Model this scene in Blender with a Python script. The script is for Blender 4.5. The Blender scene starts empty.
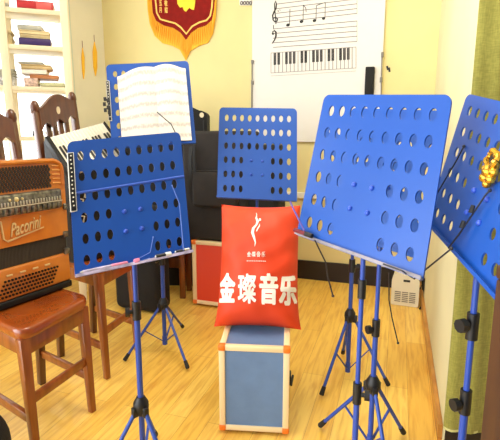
import bpy, bmesh, math, random
from mathutils import Vector as V, Matrix
from mathutils.geometry import tessellate_polygon
random.seed(4)
scene = bpy.context.scene
C = scene.collection
PI = math.pi

# ------------------------------------------------------------------ camera
FPX = 455.0
PITCH = math.radians(10.3)
EYE = V((0, 0, 1.0))
RT = V((1, 0, 0)); FW = V((0, math.cos(PITCH), -math.sin(PITCH))); UP = V((0, math.sin(PITCH), math.cos(PITCH)))
cam = bpy.data.cameras.new('camera'); cam.sensor_fit = 'HORIZONTAL'; cam.sensor_width = 36.0
cam.lens = FPX / 500.0 * 36.0; cam.clip_start = 0.02
camo = bpy.data.objects.new('camera', cam); C.objects.link(camo)
camo.location = EYE; camo.rotation_euler = (PI / 2 - PITCH, 0, 0)
scene.camera = camo

def ray(x, y): return FW + RT * ((x - 250) / FPX) + UP * ((220 - y) / FPX)
def at(x, y, d):            # the point a photo pixel sees at distance d along the floor
    r = ray(x, y); return EYE + r * (d / r.y)
def flo(x, y, z=0.0):       # the point a photo pixel sees on a level plane
    r = ray(x, y); return EYE + r * ((z - EYE.z) / r.z)
def onplane(x, y, p, n):
    r = ray(x, y); return EYE + r * ((p - EYE).dot(n) / r.dot(n))

# ------------------------------------------------------------------ materials
def lin(c):
    return tuple(((v / 255) / 12.92 if v / 255 <= 0.04045 else ((v / 255 + 0.055) / 1.055) ** 2.4) for v in c) + (1,)
def mat(name, rgb, rough=0.5, metal=0.0, var=0.0, scale=8.0, bump=0.0, bscale=60.0, spec=0.5, coat=0.0, sheen=0.0):
    m = bpy.data.materials.new(name); m.use_nodes = True
    nt = m.node_tree; b = nt.nodes['Principled BSDF']
    b.inputs['Base Color'].default_value = lin(rgb)
    b.inputs['Roughness'].default_value = rough; b.inputs['Metallic'].default_value = metal
    b.inputs['Specular IOR Level'].default_value = spec
    b.inputs['Coat Weight'].default_value = coat; b.inputs['Sheen Weight'].default_value = sheen
    tc = nt.nodes.new('ShaderNodeTexCoord')
    if var:
        n = nt.nodes.new('ShaderNodeTexNoise'); n.inputs['Scale'].default_value = scale; n.inputs['Detail'].default_value = 5
        nt.links.new(tc.outputs['Object'], n.inputs['Vector'])
        r = nt.nodes.new('ShaderNodeValToRGB'); e = r.color_ramp.elements
        e[0].position = .3; e[1].position = .7
        e[0].color = lin([max(0, v * (1 - var)) for v in rgb]); e[1].color = lin([min(255, v * (1 + var * .6)) for v in rgb])
        nt.links.new(n.outputs['Fac'], r.inputs['Fac']); nt.links.new(r.outputs['Color'], b.inputs['Base Color'])
    if bump:
        n = nt.nodes.new('ShaderNodeTexNoise'); n.inputs['Scale'].default_value = bscale; n.inputs['Detail'].default_value = 3
        nt.links.new(tc.outputs['Object'], n.inputs['Vector'])
        u = nt.nodes.new('ShaderNodeBump'); u.inputs['Strength'].default_value = bump; u.inputs['Distance'].default_value = .004
        nt.links.new(n.outputs['Fac'], u.inputs['Height']); nt.links.new(u.outputs['Normal'], b.inputs['Normal'])
    return m
def wood(name, rgb, dark, rough=0.35, axis=(1, 1, 6), coat=0.3, scale=9):
    m = mat(name, rgb, rough, coat=coat); nt = m.node_tree; b = nt.nodes['Principled BSDF']
    tc = nt.nodes.new('ShaderNodeTexCoord'); mp = nt.nodes.new('ShaderNodeMapping')
    mp.inputs['Scale'].default_value = (axis[0] and 1 / axis[0], axis[1] and 1 / axis[1], axis[2] and 1 / axis[2])
    n = nt.nodes.new('ShaderNodeTexNoise'); n.inputs['Scale'].default_value = scale * 4; n.inputs['Detail'].default_value = 6
    r = nt.nodes.new('ShaderNodeValToRGB'); e = r.color_ramp.elements
    e[0].position = .35; e[1].position = .65; e[0].color = lin(dark); e[1].color = lin(rgb)
    nt.links.new(tc.outputs['Object'], mp.inputs['Vector']); nt.links.new(mp.outputs['Vector'], n.inputs['Vector'])
    nt.links.new(n.outputs['Fac'], r.inputs['Fac']); nt.links.new(r.outputs['Color'], b.inputs['Base Color'])
    return m

M = {}
M['blue'] = mat('blue_powder_coat', (23, 76, 162), .33, spec=.45, var=.05, scale=3)
M['tube'] = mat('blue_tube_enamel', (42, 74, 164), .35, spec=.5)
M['bolt'] = mat('blue_bolt', (40, 80, 190), .3, spec=.6)
M['black'] = mat('black_plastic', (22, 22, 24), .45)
M['rubber'] = mat('black_rubber', (26, 26, 28), .7)
M['cloth_black'] = mat('black_nylon', (16, 14, 14), .8, var=.25, scale=14, bump=.4, bscale=180)
M['cloth_black2'] = mat('worn_black_nylon', (34, 28, 25), .8, var=.2, scale=14, bump=.4, bscale=180)
M['zip'] = mat('black_zip', (12, 12, 12), .5)
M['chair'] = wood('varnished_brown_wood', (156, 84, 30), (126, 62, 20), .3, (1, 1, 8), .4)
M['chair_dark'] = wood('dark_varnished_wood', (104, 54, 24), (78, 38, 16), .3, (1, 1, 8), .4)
M['seat'] = wood('polished_seat_wood', (162, 78, 24), (144, 64, 18), .22, (4, 4, 1), .6)
M['cream_dot'] = mat('cream_inlay', (236, 222, 190), .5)
M['acc_orange'] = wood('orange_lacquered_wood', (208, 124, 38), (196, 112, 32), .28, (10, 2, 2), .5)
M['acc_black'] = mat('black_celluloid', (14, 12, 12), .5, spec=.3)
M['bellow'] = mat('dark_bellows_cloth', (38, 33, 28), .7)
M['bellow2'] = mat('bellows_fold_edge', (78, 68, 54), .6)
M['chrome'] = mat('worn_chrome', (120, 116, 106), .3, .8, var=.45, scale=60)
M['brass'] = mat('pale_brass', (226, 206, 150), .35, .5)
M['gold'] = mat('polished_gold', (236, 176, 60), .22, .85, var=.25, scale=60)
M['hole_dark'] = mat('dark_grille_opening', (40, 28, 18), .6)
M['ivory'] = mat('ivory_keys', (245, 240, 222), .3)
M['keyblack'] = mat('black_keys', (16, 16, 16), .3)
M['white'] = mat('white_plastic', (236, 234, 224), .4)
M['heater'] = mat('cream_plastic', (226, 220, 196), .45)
M['grille'] = mat('grey_slots', (120, 116, 104), .6)
M['board'] = mat('whiteboard_enamel', (222, 217, 210), .35)
M['ink'] = mat('black_ink', (30, 28, 28), .6)
M['greyink'] = mat('grey_ink', (128, 122, 120), .6)
M['alu'] = mat('pale_aluminium', (208, 204, 190), .35, .5)
M['pillow'] = mat('orange_red_fabric', (226, 64, 18), .6, var=.06, scale=5, bump=.2, bscale=14)
M['print'] = mat('white_print', (250, 244, 232), .6)
M['case_blue'] = mat('grey_blue_panel', (98, 130, 172), .4, var=.04, scale=20)
M['case_red'] = mat('red_panel', (224, 58, 14), .4)
M['trim_cream'] = mat('cream_edging', (240, 212, 164), .4)
M['orange'] = mat('orange_corner', (240, 120, 30), .4)
M['maroon'] = mat('maroon_velvet', (132, 20, 12), .8, var=.08, scale=30, spec=.2)
M['goldcloth'] = mat('gold_piping', (250, 200, 96), .6)
M['fringe'] = mat('yellow_fringe', (250, 184, 40), .7)
M['emblem'] = mat('yellow_emblem', (250, 214, 40), .6)
M['paper'] = mat('white_paper', (244, 238, 226), .7)
M['paper2'] = mat('cream_paper', (232, 214, 168), .7, var=.06, scale=20)
M['tan'] = mat('tan_paper', (214, 190, 140), .7, var=.1, scale=20)
M['greyp'] = mat('grey_paper', (190, 190, 178), .7, var=.1, scale=20)
M['red'] = mat('red_cover', (190, 44, 48), .4)
M['redpale'] = mat('pale_red_cover', (220, 96, 92), .4)
M['purple'] = mat('purple_cover', (64, 44, 104), .4)
M['purple2'] = mat('violet_cover', (104, 78, 140), .4)
M['brown_cover'] = mat('brown_orange_cover', (196, 132, 84), .5, var=.1, scale=20)
M['green_cover'] = mat('pale_green_cover', (206, 206, 164), .5, var=.06, scale=20)
M['shelfm'] = mat('cream_shelf_paint', (240, 228, 198), .5)
M['wire'] = mat('dark_wire', (30, 30, 40), .4)
M['wire_pale'] = mat('pale_blue_wire', (110, 136, 214), .4)
M['lilac'] = mat('lilac_film', (200, 188, 216), .3, var=.3, scale=30)
M['ledge_film'] = mat('dull_ledge_film', (128, 122, 130), .4, var=.3, scale=20)
M['steel'] = mat('dull_grey_steel', (120, 116, 110), .4, .4)
M['darkred'] = mat('dark_red_pen', (110, 26, 40), .4)
M['pink'] = mat('pink_eraser', (236, 140, 170), .5)
M['cabinet'] = wood('dark_brown_cabinet_wood', (76, 44, 10), (58, 30, 6), .6, (1, 1, 8), .0)
M['yellow'] = mat('yellow_cord', (246, 190, 30), .6)
M['basew'] = mat('black_brown_baseboard', (30, 22, 18), .45)
M['woodtrim'] = wood('yellow_wood_trim', (206, 146, 66), (170, 110, 44), .4, (6, 6, 1), .2)
M['frame'] = mat('pale_window_frame', (206, 216, 206), .5)

def wallmat(name, rgb):
    return mat(name, rgb, .75, var=.035, scale=2.2, bump=.08, bscale=220)
M['wall_yellow'] = wallmat('yellow_wallpaper', (226, 211, 150))
M['wall_cream'] = wallmat('cream_wall', (222, 215, 170))
M['wall_left'] = wallmat('pale_cream_wall', (240, 236, 218))
M['ceil'] = wallmat('white_ceiling', (245, 242, 232))

def page_mat():
    m = mat('printed_music_page', (226, 220, 210), .7); nt = m.node_tree; b = nt.nodes['Principled BSDF']
    uv = nt.nodes.new('ShaderNodeUVMap')
    w = nt.nodes.new('ShaderNodeTexWave'); w.wave_type = 'BANDS'; w.bands_direction = 'Y'; w.inputs['Scale'].default_value = 2.2
    w.inputs['Distortion'].default_value = 0.4
    n = nt.nodes.new('ShaderNodeTexNoise'); n.inputs['Scale'].default_value = 24; n.inputs['Detail'].default_value = 4
    mm = nt.nodes.new('ShaderNodeMath'); mm.operation = 'MULTIPLY'
    r = nt.nodes.new('ShaderNodeValToRGB'); e = r.color_ramp.elements
    e[0].position = .28; e[0].color = lin((226, 221, 211)); e[1].position = .5; e[1].color = lin((192, 184, 177))
    nt.links.new(uv.outputs['UV'], w.inputs['Vector']); nt.links.new(uv.outputs['UV'], n.inputs['Vector'])
    nt.links.new(w.outputs['Fac'], mm.inputs[0]); nt.links.new(n.outputs['Fac'], mm.inputs[1])
    nt.links.new(mm.outputs[0], r.inputs['Fac']); nt.links.new(r.outputs['Color'], b.inputs['Base Color'])
    return m
M['page'] = page_mat()
def fabric_mat():
    m = mat('olive_curtain_weave', (160, 150, 60), .85, sheen=.2); nt = m.node_tree; b = nt.nodes['Principled BSDF']
    tc = nt.nodes.new('ShaderNodeTexCoord'); mp = nt.nodes.new('ShaderNodeMapping'); mp.inputs['Scale'].default_value = (60, 60, 300)
    mp2 = nt.nodes.new('ShaderNodeMapping'); mp2.inputs['Scale'].default_value = (300, 300, 40)
    n = nt.nodes.new('ShaderNodeTexNoise'); n.inputs['Scale'].default_value = 1; n.inputs['Detail'].default_value = 3
    n2 = nt.nodes.new('ShaderNodeTexNoise'); n2.inputs['Scale'].default_value = 1; n2.inputs['Detail'].default_value = 3
    a = nt.nodes.new('ShaderNodeMath'); a.operation = 'ADD'
    r = nt.nodes.new('ShaderNodeValToRGB'); e = r.color_ramp.elements
    e[0].position = .38; e[0].color = lin((130, 124, 46)); e[1].position = .64; e[1].color = lin((156, 149, 64))
    h = nt.nodes.new('ShaderNodeMath'); h.operation = 'MULTIPLY'; h.inputs[1].default_value = .5
    for q, k in ((mp, n), (mp2, n2)):
        nt.links.new(tc.outputs['Object'], q.inputs['Vector']); nt.links.new(q.outputs['Vector'], k.inputs['Vector'])
    nt.links.new(n.outputs['Fac'], a.inputs[0]); nt.links.new(n2.outputs['Fac'], a.inputs[1]); nt.links.new(a.outputs[0], h.inputs[0])
    nt.links.new(h.outputs[0], r.inputs['Fac']); nt.links.new(r.outputs['Color'], b.inputs['Base Color'])
    return m
M['curtain'] = fabric_mat()

# room directions: d1 runs along the floor boards and the right wall, w1 along the back wall
d1 = ray(400, 137); d1 = V((d1.x, d1.y, 0)).normalized()
w1 = ray(-1080, 137); w1 = -V((w1.x, w1.y, 0)).normalized()      # towards the right
def floor_mat():
    m = mat('yellow_laminate', (230, 180, 86), .33, coat=.15); nt = m.node_tree; b = nt.nodes['Principled BSDF']
    tc = nt.nodes.new('ShaderNodeTexCoord'); mp = nt.nodes.new('ShaderNodeMapping'); mp.vector_type = 'POINT'
    mp.inputs['Rotation'].default_value = (0, 0, -math.atan2(d1.y, d1.x))
    br = nt.nodes.new('ShaderNodeTexBrick'); br.inputs['Scale'].default_value = 1
    br.inputs['Brick Width'].default_value = .9; br.inputs['Row Height'].default_value = .085
    br.inputs['Mortar Size'].default_value = .0009; br.inputs['Mortar Smooth'].default_value = .4; br.inputs['Bias'].default_value = 0
    br.inputs['Color1'].default_value = lin((250, 210, 104)); br.inputs['Color2'].default_value = lin((240, 190, 80)); br.inputs['Mortar'].default_value = lin((196, 142, 62))
    st = nt.nodes.new('ShaderNodeMapping'); st.inputs['Scale'].default_value = (5, 60, 1)
    n = nt.nodes.new('ShaderNodeTexNoise'); n.inputs['Scale'].default_value = 1; n.inputs['Detail'].default_value = 6; n.inputs['Distortion'].default_value = .6
    r = nt.nodes.new('ShaderNodeValToRGB'); e = r.color_ramp.elements
    e[0].position = .3; e[0].color = lin((204, 150, 74)); e[1].position = .56; e[1].color = (1, 1, 1, 1)
    mx = nt.nodes.new('ShaderNodeMix'); mx.data_type = 'RGBA'; mx.blend_type = 'MULTIPLY'; mx.inputs['Factor'].default_value = .5
    L = nt.links.new
    L(tc.outputs['Object'], mp.inputs['Vector']); L(mp.outputs['Vector'], br.inputs['Vector']); L(mp.outputs['Vector'], st.inputs['Vector'])
    L(st.outputs['Vector'], n.inputs['Vector']); L(n.outputs['Fac'], r.inputs['Fac'])
    L(br.outputs['Color'], mx.inputs['A']); L(r.outputs['Color'], mx.inputs['B']); L(mx.outputs['Result'], b.inputs['Base Color'])
    return m
M['floor'] = floor_mat()
def glass_mat():
    m = bpy.data.materials.new('window_glass'); m.use_nodes = True; nt = m.node_tree; nt.nodes.clear()
    o = nt.nodes.new('ShaderNodeOutputMaterial'); t = nt.nodes.new('ShaderNodeBsdfTransparent'); g = nt.nodes.new('ShaderNodeBsdfGlossy')
    g.inputs['Roughness'].default_value = .05; x = nt.nodes.new('ShaderNodeMixShader'); x.inputs[0].default_value = .06
    nt.links.new(t.outputs[0], x.inputs[1]); nt.links.new(g.outputs[0], x.inputs[2]); nt.links.new(x.outputs[0], o.inputs[0]); return m
M['glass'] = glass_mat()
def emis(name, rgb, s):
    m = mat(name, rgb); b = m.node_tree.nodes['Principled BSDF']
    b.inputs['Emission Color'].default_value = lin(rgb); b.inputs['Emission Strength'].default_value = s; return m
M['lamp'] = emis('lamp_diffuser', (255, 244, 222), 5.0)

# ------------------------------------------------------------------ mesh helpers (world coordinates)
def BM(): return bmesh.new()
def frame(d):
    d = d.normalized(); a = V((0, 0, 1)) if abs(d.z) < .9 else V((1, 0, 0))
    x = d.cross(a).normalized(); return x, x.cross(d).normalized()
def box(bm, o, ex, ey, ez):     # corner o and three edge vectors
    o, ex, ey, ez = V(o), V(ex), V(ey), V(ez)
    vs = [bm.verts.new(o + ex * i + ey * j + ez * k) for k in (0, 1) for j in (0, 1) for i in (0, 1)]
    for f in ((0, 2, 3, 1), (4, 5, 7, 6), (0, 1, 5, 4), (2, 6, 7, 3), (0, 4, 6, 2), (1, 3, 7, 5)): bm.faces.new([vs[i] for i in f])
    return vs
def bevbox(bm, o, ex, ey, ez, w=.006, seg=2):
    t = BM(); box(t, o, ex, ey, ez); bmesh.ops.recalc_face_normals(t, faces=t.faces)
    bmesh.ops.bevel(t, geom=list(t.edges), offset=w, segments=seg, affect='EDGES', profile=.5)
    merge(bm, t)
def merge(bm, t):
    me = bpy.data.meshes.new('tmp'); t.to_mesh(me); t.free(); bm.from_mesh(me); bpy.data.meshes.remove(me)
def tube(bm, pts, rs, n=10, cap=True):
    pts = [V(p) for p in pts]
    if not hasattr(rs, '__len__'): rs = [rs] * len(pts)
    rings = []
    for i, p in enumerate(pts):
        d = (pts[min(i + 1, len(pts) - 1)] - pts[max(i - 1, 0)])
        if i == 0: x, y = frame(d)
        else:
            dn = d.normalized(); x = (x - dn * x.dot(dn)).normalized(); y = x.cross(dn).normalized()
        rings.append([bm.verts.new(p + (x * math.cos(2 * PI * k / n) + y * math.sin(2 * PI * k / n)) * rs[i]) for k in range(n)])
    for a, b in zip(rings, rings[1:]):
        for k in range(n): bm.faces.new((a[k], a[(k + 1) % n], b[(k + 1) % n], b[k]))
    if cap: bm.faces.new(rings[0][::-1]); bm.faces.new(rings[-1])
def bar(bm, a, b, w, h, up=V((0, 0, 1)), w2=None, h2=None):       # tapered rectangular bar
    a, b = V(a), V(b); d = (b - a).normalized(); s = d.cross(up)
    if s.length < 1e-4: s = d.cross(V((1, 0, 0)))
    s.normalize(); t = s.cross(d).normalized(); w2 = w2 or w; h2 = h2 or h
    tb = BM(); vs = []
    for p, ww, hh in ((a, w, h), (b, w2, h2)):
        for i, j in ((-1, -1), (1, -1), (1, 1), (-1, 1)): vs.append(tb.verts.new(p + s * (i * ww / 2) + t * (j * hh / 2)))
    for f in ((3, 2, 1, 0), (4, 5, 6, 7), (0, 1, 5, 4), (1, 2, 6, 5), (2, 3, 7, 6), (3, 0, 4, 7)): tb.faces.new([vs[i] for i in f])
    bmesh.ops.recalc_face_normals(tb, faces=tb.faces)
    bmesh.ops.bevel(tb, geom=list(tb.edges), offset=min(w, h, w2, h2) * .18, segments=2, affect='EDGES', profile=.5)
    merge(bm, tb)
def ball(bm, c, r, sx=1, sy=1, sz=1, n=12):
    r0 = bmesh.ops.create_uvsphere(bm, u_segments=n, v_segments=max(6, n // 2), radius=r)
    for v in r0['verts']: v.co = V(c) + V((v.co.x * sx, v.co.y * sy, v.co.z * sz))
def prism(bm, pts, ext):        # closed outline (world points) extruded by a vector
    pts = [V(p) for p in pts]; n = len(pts); ext = V(ext)
    a = [bm.verts.new(p) for p in pts]; b = [bm.verts.new(p + ext) for p in pts]
    for i in range(n): bm.faces.new((a[i], b[i], b[(i + 1) % n], a[(i + 1) % n]))
    for t in tessellate_polygon([pts]):
        bm.faces.new([a[i] for i in t]); bm.faces.new([b[i] for i in t][::-1])
def stroke(bm, pts, w, n, th=.002):    # flat pen stroke lying on a surface with normal n; w may vary
    pts = [V(p) for p in pts]; n = V(n).normalized()
    if not hasattr(w, '__len__'): w = [w] * len(pts)
    L, Rr = [], []
    for i, p in enumerate(pts):
        d = pts[min(i + 1, len(pts) - 1)] - pts[max(i - 1, 0)]; s = d.cross(n).normalized() * (w[i] / 2)
        L.append(p + s); Rr.append(p - s)
    prism_strip(bm, L, Rr, n * th)
def prism_strip(bm, L, Rr, e):
    q = [[bm.verts.new(p + o) for p in S] for S in (L, Rr) for o in (V((0, 0, 0)), e)]
    k = len(L)
    for i in range(k - 1):
        for a, b in ((0, 1), (1, 3), (3, 2), (2, 0)): bm.faces.new((q[a][i], q[a][i + 1], q[b][i + 1], q[b][i]))
    for i in (0, k - 1): bm.faces.new((q[0][i], q[1][i], q[3][i], q[2][i]))
def curve2d(loops, depth, fn):      # filled 2-D outline with holes, thickness depth, mapped by fn(x, y, z)
    cu = bpy.data.curves.new('tmp', 'CURVE'); cu.dimensions = '2D'; cu.fill_mode = 'BOTH'; cu.extrude = depth / 2
    for lp in loops:
        s = cu.splines.new('POLY'); s.points.add(len(lp) - 1); s.use_cyclic_u = True
        for p, q in zip(s.points, lp): p.co = (q[0], q[1], 0, 1)
    return grab(cu, fn)
def grab(cu, fn):
    ob = bpy.data.objects.new('tmp', cu); C.objects.link(ob)
    bpy.context.view_layer.update(); dg = bpy.context.evaluated_depsgraph_get()
    me = bpy.data.meshes.new_from_object(ob.evaluated_get(dg)); bm = BM(); bm.from_mesh(me)
    bpy.data.objects.remove(ob); bpy.data.curves.remove(cu); bpy.data.meshes.remove(me)
    bmesh.ops.remove_doubles(bm, verts=bm.verts, dist=1e-6)
    for v in bm.verts: v.co = fn(*v.co)
    return bm
def text(body, fn, depth=.002, bold=0.0, shear=0.0, size=1.0, align='CENTER'):
    cu = bpy.data.curves.new('tmp', 'FONT'); cu.body = body; cu.size = size; cu.extrude = depth / 2; cu.offset = bold
    cu.shear = shear; cu.align_x = align; cu.align_y = 'CENTER'; cu.resolution_u = 4
    return grab(cu, fn)

def obj(name, bm, m, parent=None, loc=None, smooth=True, ang=40):
    bmesh.ops.recalc_face_normals(bm, faces=bm.faces)
    if loc is None: loc = parent.matrix_world.translation if parent else V((0, 0, 0))
    loc = V(loc)
    for v in bm.verts: v.co -= loc
    me = bpy.data.meshes.new(name); bm.to_mesh(me); bm.free()
    if smooth:
        me.shade_smooth(); me.set_sharp_from_angle(angle=math.radians(ang))
    me.materials.append(M[m] if isinstance(m, str) else m)
    o = bpy.data.objects.new(name, me); C.objects.link(o)
    if parent: o.parent = parent; o.matrix_world = Matrix.Translation(loc); o.location = loc - parent.matrix_world.translation
    else: o.location = loc; o.matrix_world = Matrix.Translation(loc)
    return o
def tag(o, label, cat, group=None, kind=None):
    o['label'] = label; o['category'] = cat
    if group: o['group'] = group
    if kind: o['kind'] = kind
    return o
def thing(name, label, cat, loc, group=None):
    o = bpy.data.objects.new(name, None); C.objects.link(o); o.location = V(loc); o.matrix_world = Matrix.Translation(V(loc))
    o.empty_display_size = .05
    return tag(o, label, cat, group)
def struct(name, bm, m, label, cat, loc=None, smooth=False, parent=None):
    o = obj(name, bm, m, parent, loc=loc, smooth=smooth)
    if not parent: o['kind'] = 'structure'; o['label'] = label; o['category'] = cat
    return o

# ------------------------------------------------------------------ the room
Z = V((0, 0, 1)); CH = 2.6
BR = flo(421, 290); BR.z = 0                       # back right corner
wn = V((w1.y, -w1.x, 0)); wn = wn if wn.y < 0 else -wn          # back wall normal, into the room
BLc = flo(118, 258); t_ = (BLc - BR).dot(w1); BL = BR + w1 * t_    # back left corner on the back wall line
rn = V((-d1.y, d1.x, 0))                           # right wall normal, into the room (towards -x)
RC = flo(442.5, 444); k_ = (RC - BR).dot(d1); RC = BR + d1 * k_      # where the right wall turns behind the curtain
ld = V((-.62, -1, 0)).normalized()                 # left wall runs forward from BL
ln = V((-ld.y, ld.x, 0)); ln = ln if ln.x > 0 else -ln
LE = BL + ld * 3.2
RE = RC + w1 * 1.3
def wp(x, y, off=0.0):      # point of the back wall seen at a photo pixel, brought off the wall
    return onplane(x, y, BR + wn * off, wn)
b = BM(); fl = [V((LE.x, -.6, 0)), V((RE.x + .3, -.6, 0)), V((RE.x + .3, 4.2, 0)), V((LE.x, 4.2, 0))]
prism(b, [p - Z * .05 for p in fl], Z * .05); struct('floor', b, 'floor', 'yellow wood laminate floor of long narrow boards', 'floor')
b = BM(); prism(b, [p + Z * CH for p in fl], Z * .05); struct('ceiling', b, 'ceil', 'plain white ceiling above the room', 'ceiling')
b = BM(); box(b, BL - w1 * .05, (BR - BL) + w1 * .1, -wn * .06, Z * CH); struct('wall_back', b, 'wall_yellow', 'pale yellow back wall behind the whiteboard', 'wall')
b = BM(); box(b, BR, RC - BR, -rn * .06, Z * CH); struct('wall_right', b, 'wall_cream', 'cream right wall between corner and olive curtain', 'wall')
b = BM(); box(b, RC - w1 * .0, RE - RC, -wn * .06, Z * CH); struct('wall_curtain', b, 'wall_cream', 'cream wall behind the olive curtain', 'wall')
# left wall with a window opening between s0 and s1 along it
S0, S1, WZ0, WZ1 = .30, 2.3, .75, 2.35
b = BM()
box(b, BL, ld * S0, -ln * .1, Z * CH); box(b, BL + ld * S1, ld * (3.2 - S1), -ln * .1, Z * CH)
box(b, BL + ld * S0, ld * (S1 - S0), -ln * .1, Z * WZ0); box(b, BL + ld * S0 + Z * WZ1, ld * (S1 - S0), -ln * .1, Z * (CH - WZ1))
struct('wall_left', b, 'wall_left', 'pale cream left wall with a bright window', 'wall')
wroot = thing('window_1', 'bright overexposed window behind the white shelves', 'window', BL + ld * (S0 + S1) / 2 + Z * WZ0); wroot['kind'] = 'structure'
b = BM()
for s in (S0, (S0 + S1) / 2 - .03, S1 - .06): box(b, BL + ld * s + Z * WZ0 + ln * .012, ld * .06, -ln * .09, Z * (WZ1 - WZ0))
for z in (WZ0, WZ1 - .06): box(b, BL + ld * (S0 + .06) + Z * z + ln * .01, ld * (S1 - S0 - .12), -ln * .086, Z * .06)
obj('window_frame', b, 'frame', wroot, smooth=False)
b = BM(); box(b, BL + ld * (S0 + .05) + Z * (WZ0 + .05) - ln * .04, ld * (S1 - S0 - .1), -ln * .004, Z * (WZ1 - WZ0 - .1)); obj('glass_pane', b, 'glass', wroot, smooth=False)
# baseboards and rail
b = BM(); box(b, BL + wn * .001 + w1 * .01, (BR - BL) - w1 * .02, wn * .016, Z * .135); struct('baseboard_back', b, 'basew', 'dark brown baseboard along the back wall', 'baseboard')
b = BM(); box(b, BR - d1 * .01 + rn * .001, (RC - BR) * .985, rn * .014, Z * .06); struct('baseboard_right', b, 'woodtrim', 'yellow wood baseboard under the cream right wall', 'baseboard')
b = BM(); box(b, RC + w1 * .005 + wn * .001, (RE - RC) * .99, wn * .014, Z * .12); struct('baseboard_curtain', b, 'basew', 'dark baseboard below the curtain hem', 'baseboard')
p0 = wp(300, 198); b = BM(); q0 = BL + w1 * .2; q0.z = p0.z
bevbox(b, q0 + wn * .001, (BR - BL) - w1 * .25, wn * .02, Z * .042, .004); struct('trim_1', b, 'white', 'white conduit rail along the lower back wall', 'trim')

# curtain
cn = wn; b = BM(); N = 90; W = 1.0; top, bot = 2.45, .088
g = []
for j in range(25):
    z = bot + (top - bot) * j / 24; row = []
    for i in range(N + 1):
        s = W * i / N; a = .010 * math.sin(s * 42) + .006 * math.sin(s * 97 + z * .8) + .004 * math.sin(z * 5 + s * 9)
        row.append(RC + w1 * (s - .006) + cn * (.045 + a) + Z * z)
    g.append(row)
vf = [[b.verts.new(p) for p in r] for r in g]; vb = [[b.verts.new(p - cn * .004) for p in r] for r in g]
for j in range(24):
    for i in range(N):
        b.faces.new((vf[j][i], vf[j][i + 1], vf[j + 1][i + 1], vf[j + 1][i])); b.faces.new((vb[j][i], vb[j + 1][i], vb[j + 1][i + 1], vb[j][i + 1]))
for j in range(24):
    b.faces.new((vf[j][0], vf[j + 1][0], vb[j + 1][0], vb[j][0]))
for i in range(N): b.faces.new((vf[0][i], vb[0][i], vb[0][i + 1], vf[0][i + 1]))
cr = thing('curtain', 'olive green woven curtain hanging at the right beside the cream wall', 'curtain', RC + cn * .045 + Z * bot)
obj('curtain_panel', b, 'curtain', cr)
b = BM(); bt = [RC + w1 * (W * i / N - .006) + cn * (.0475 + .010 * math.sin(W * i / N * 42) + .006 * math.sin(W * i / N * 97)) for i in range(N + 1)]
prism_strip(b, [p + Z * bot for p in bt], [p + Z * (bot + .008) for p in bt], cn * .001)
obj('hem', b, mat('pale_hem', (206, 200, 130), .8), cr)
b = BM(); tube(b, [RC + w1 * .0 + cn * .045 + Z * (top + .01), RE + cn * .045 + Z * (top + .01)], .012); obj('curtain_rod', b, 'alu', cr)

# ------------------------------------------------------------------ whiteboard on the back wall
pl = wp(253, 70); pr = wp(382.5, 70); bz = wp(303, 142).z
sw = (pr - pl).dot(w1); tz = 2.15
o0 = V((pl.x, pl.y, bz))
wb = thing('whiteboard', 'large white board with music notation on the yellow back wall', 'whiteboard', o0)
b = BM(); bevbox(b, o0 + wn * .002, w1 * sw, wn * .02, Z * (tz - bz), .003); obj('panel', b, 'board', wb, smooth=False)
fo = .0225
def wl(x, y): return wp(x, y, fo)
b = BM()
def ln_(p, q, w): stroke(b, [wl(*p), wl(*q)], w, wn, .001)
for k in range(5):      # upper staff, lower staff
    y0, y1 = 6 + k * 4.6 - 4, -7 + k * 4.8 + 1.2
    ln_((276, y0 + 2.2), (357, y1), .0045)
for k in range(5):
    ln_((273, 29 + k * 4.6), (357, 21 + k * 5.1), .0045)
ln_((357, -8), (357, 14), .0022); ln_((357, 21), (357, 41.6), .0022)
for a, c in (((271, 53), (356, 47)), ((271, 73), (356, 68)), ((271, 53), (271, 73)), ((356, 47), (356, 68.5))): ln_(a, c, .003)
nk = 22
for k in range(1, nk):
    t = k / nk; ln_((271 + 85 * t, 53 - 6 * t), (271 + 85 * t, 73 - 5 * t), .004)
ln_((271, 76), (356, 71), .0018)
obj('staff_lines', b, 'greyink', wb, smooth=False)
b = BM()
for k in range(nk):
    if (k % 7) in (0, 1, 3, 4, 5) and k < nk - 1:
        t = (k + 1) / nk; x = 271 + 85 * t; y = 53 - 6 * t
        ln_((x, y + .3), (x, y + 12.2), .017)
obj('printed_black_keys', b, 'ink', wb, smooth=False)
b = BM()
def blob(x, y, rx, ry, tilt=-.4):
    pts = []
    for k in range(14):
        a = 2 * PI * k / 14; u_, v_ = rx * math.cos(a), ry * math.sin(a)
        pts.append(wl(x + u_ * math.cos(tilt) - v_ * math.sin(tilt), y + u_ * math.sin(tilt) + v_ * math.cos(tilt)))
    prism(b, pts, wn * .001)
for heads, stems in ((((288, 25, 2),), ((289.6, 24, 290, 9),)), (((301.5, 21.6, 1.9),), ((303, 21, 303.4, 5), (303.4, 5, 305.8, 8), (305.8, 8, 306.2, 12))), (((314.5, 20.6, 1.9), (323.6, 18.4, 1.7)), ((316, 20, 316.3, 5.6), (325, 18, 325.3, 2.4), (316.3, 5.6, 325.3, 2.4)))):
    b = BM()
    for x, y, rx in heads: blob(x, y, rx, 1.5)
    for q in stems: ln_(q[:2], q[2:], .004)
    obj('printed_note', b, 'ink', wb, smooth=False)
b = BM()
tre = [(274.5, 21.5), (273, 20), (273.6, 18), (276, 17.4), (277.6, 19), (277, 21.2), (274.8, 21.8), (273, 19.6), (272.6, 15.6), (274, 12), (276, 8.6), (276.4, 4), (275.6, 1), (274.4, 4), (274.8, 10), (275.6, 18), (276, 24)]
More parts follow.
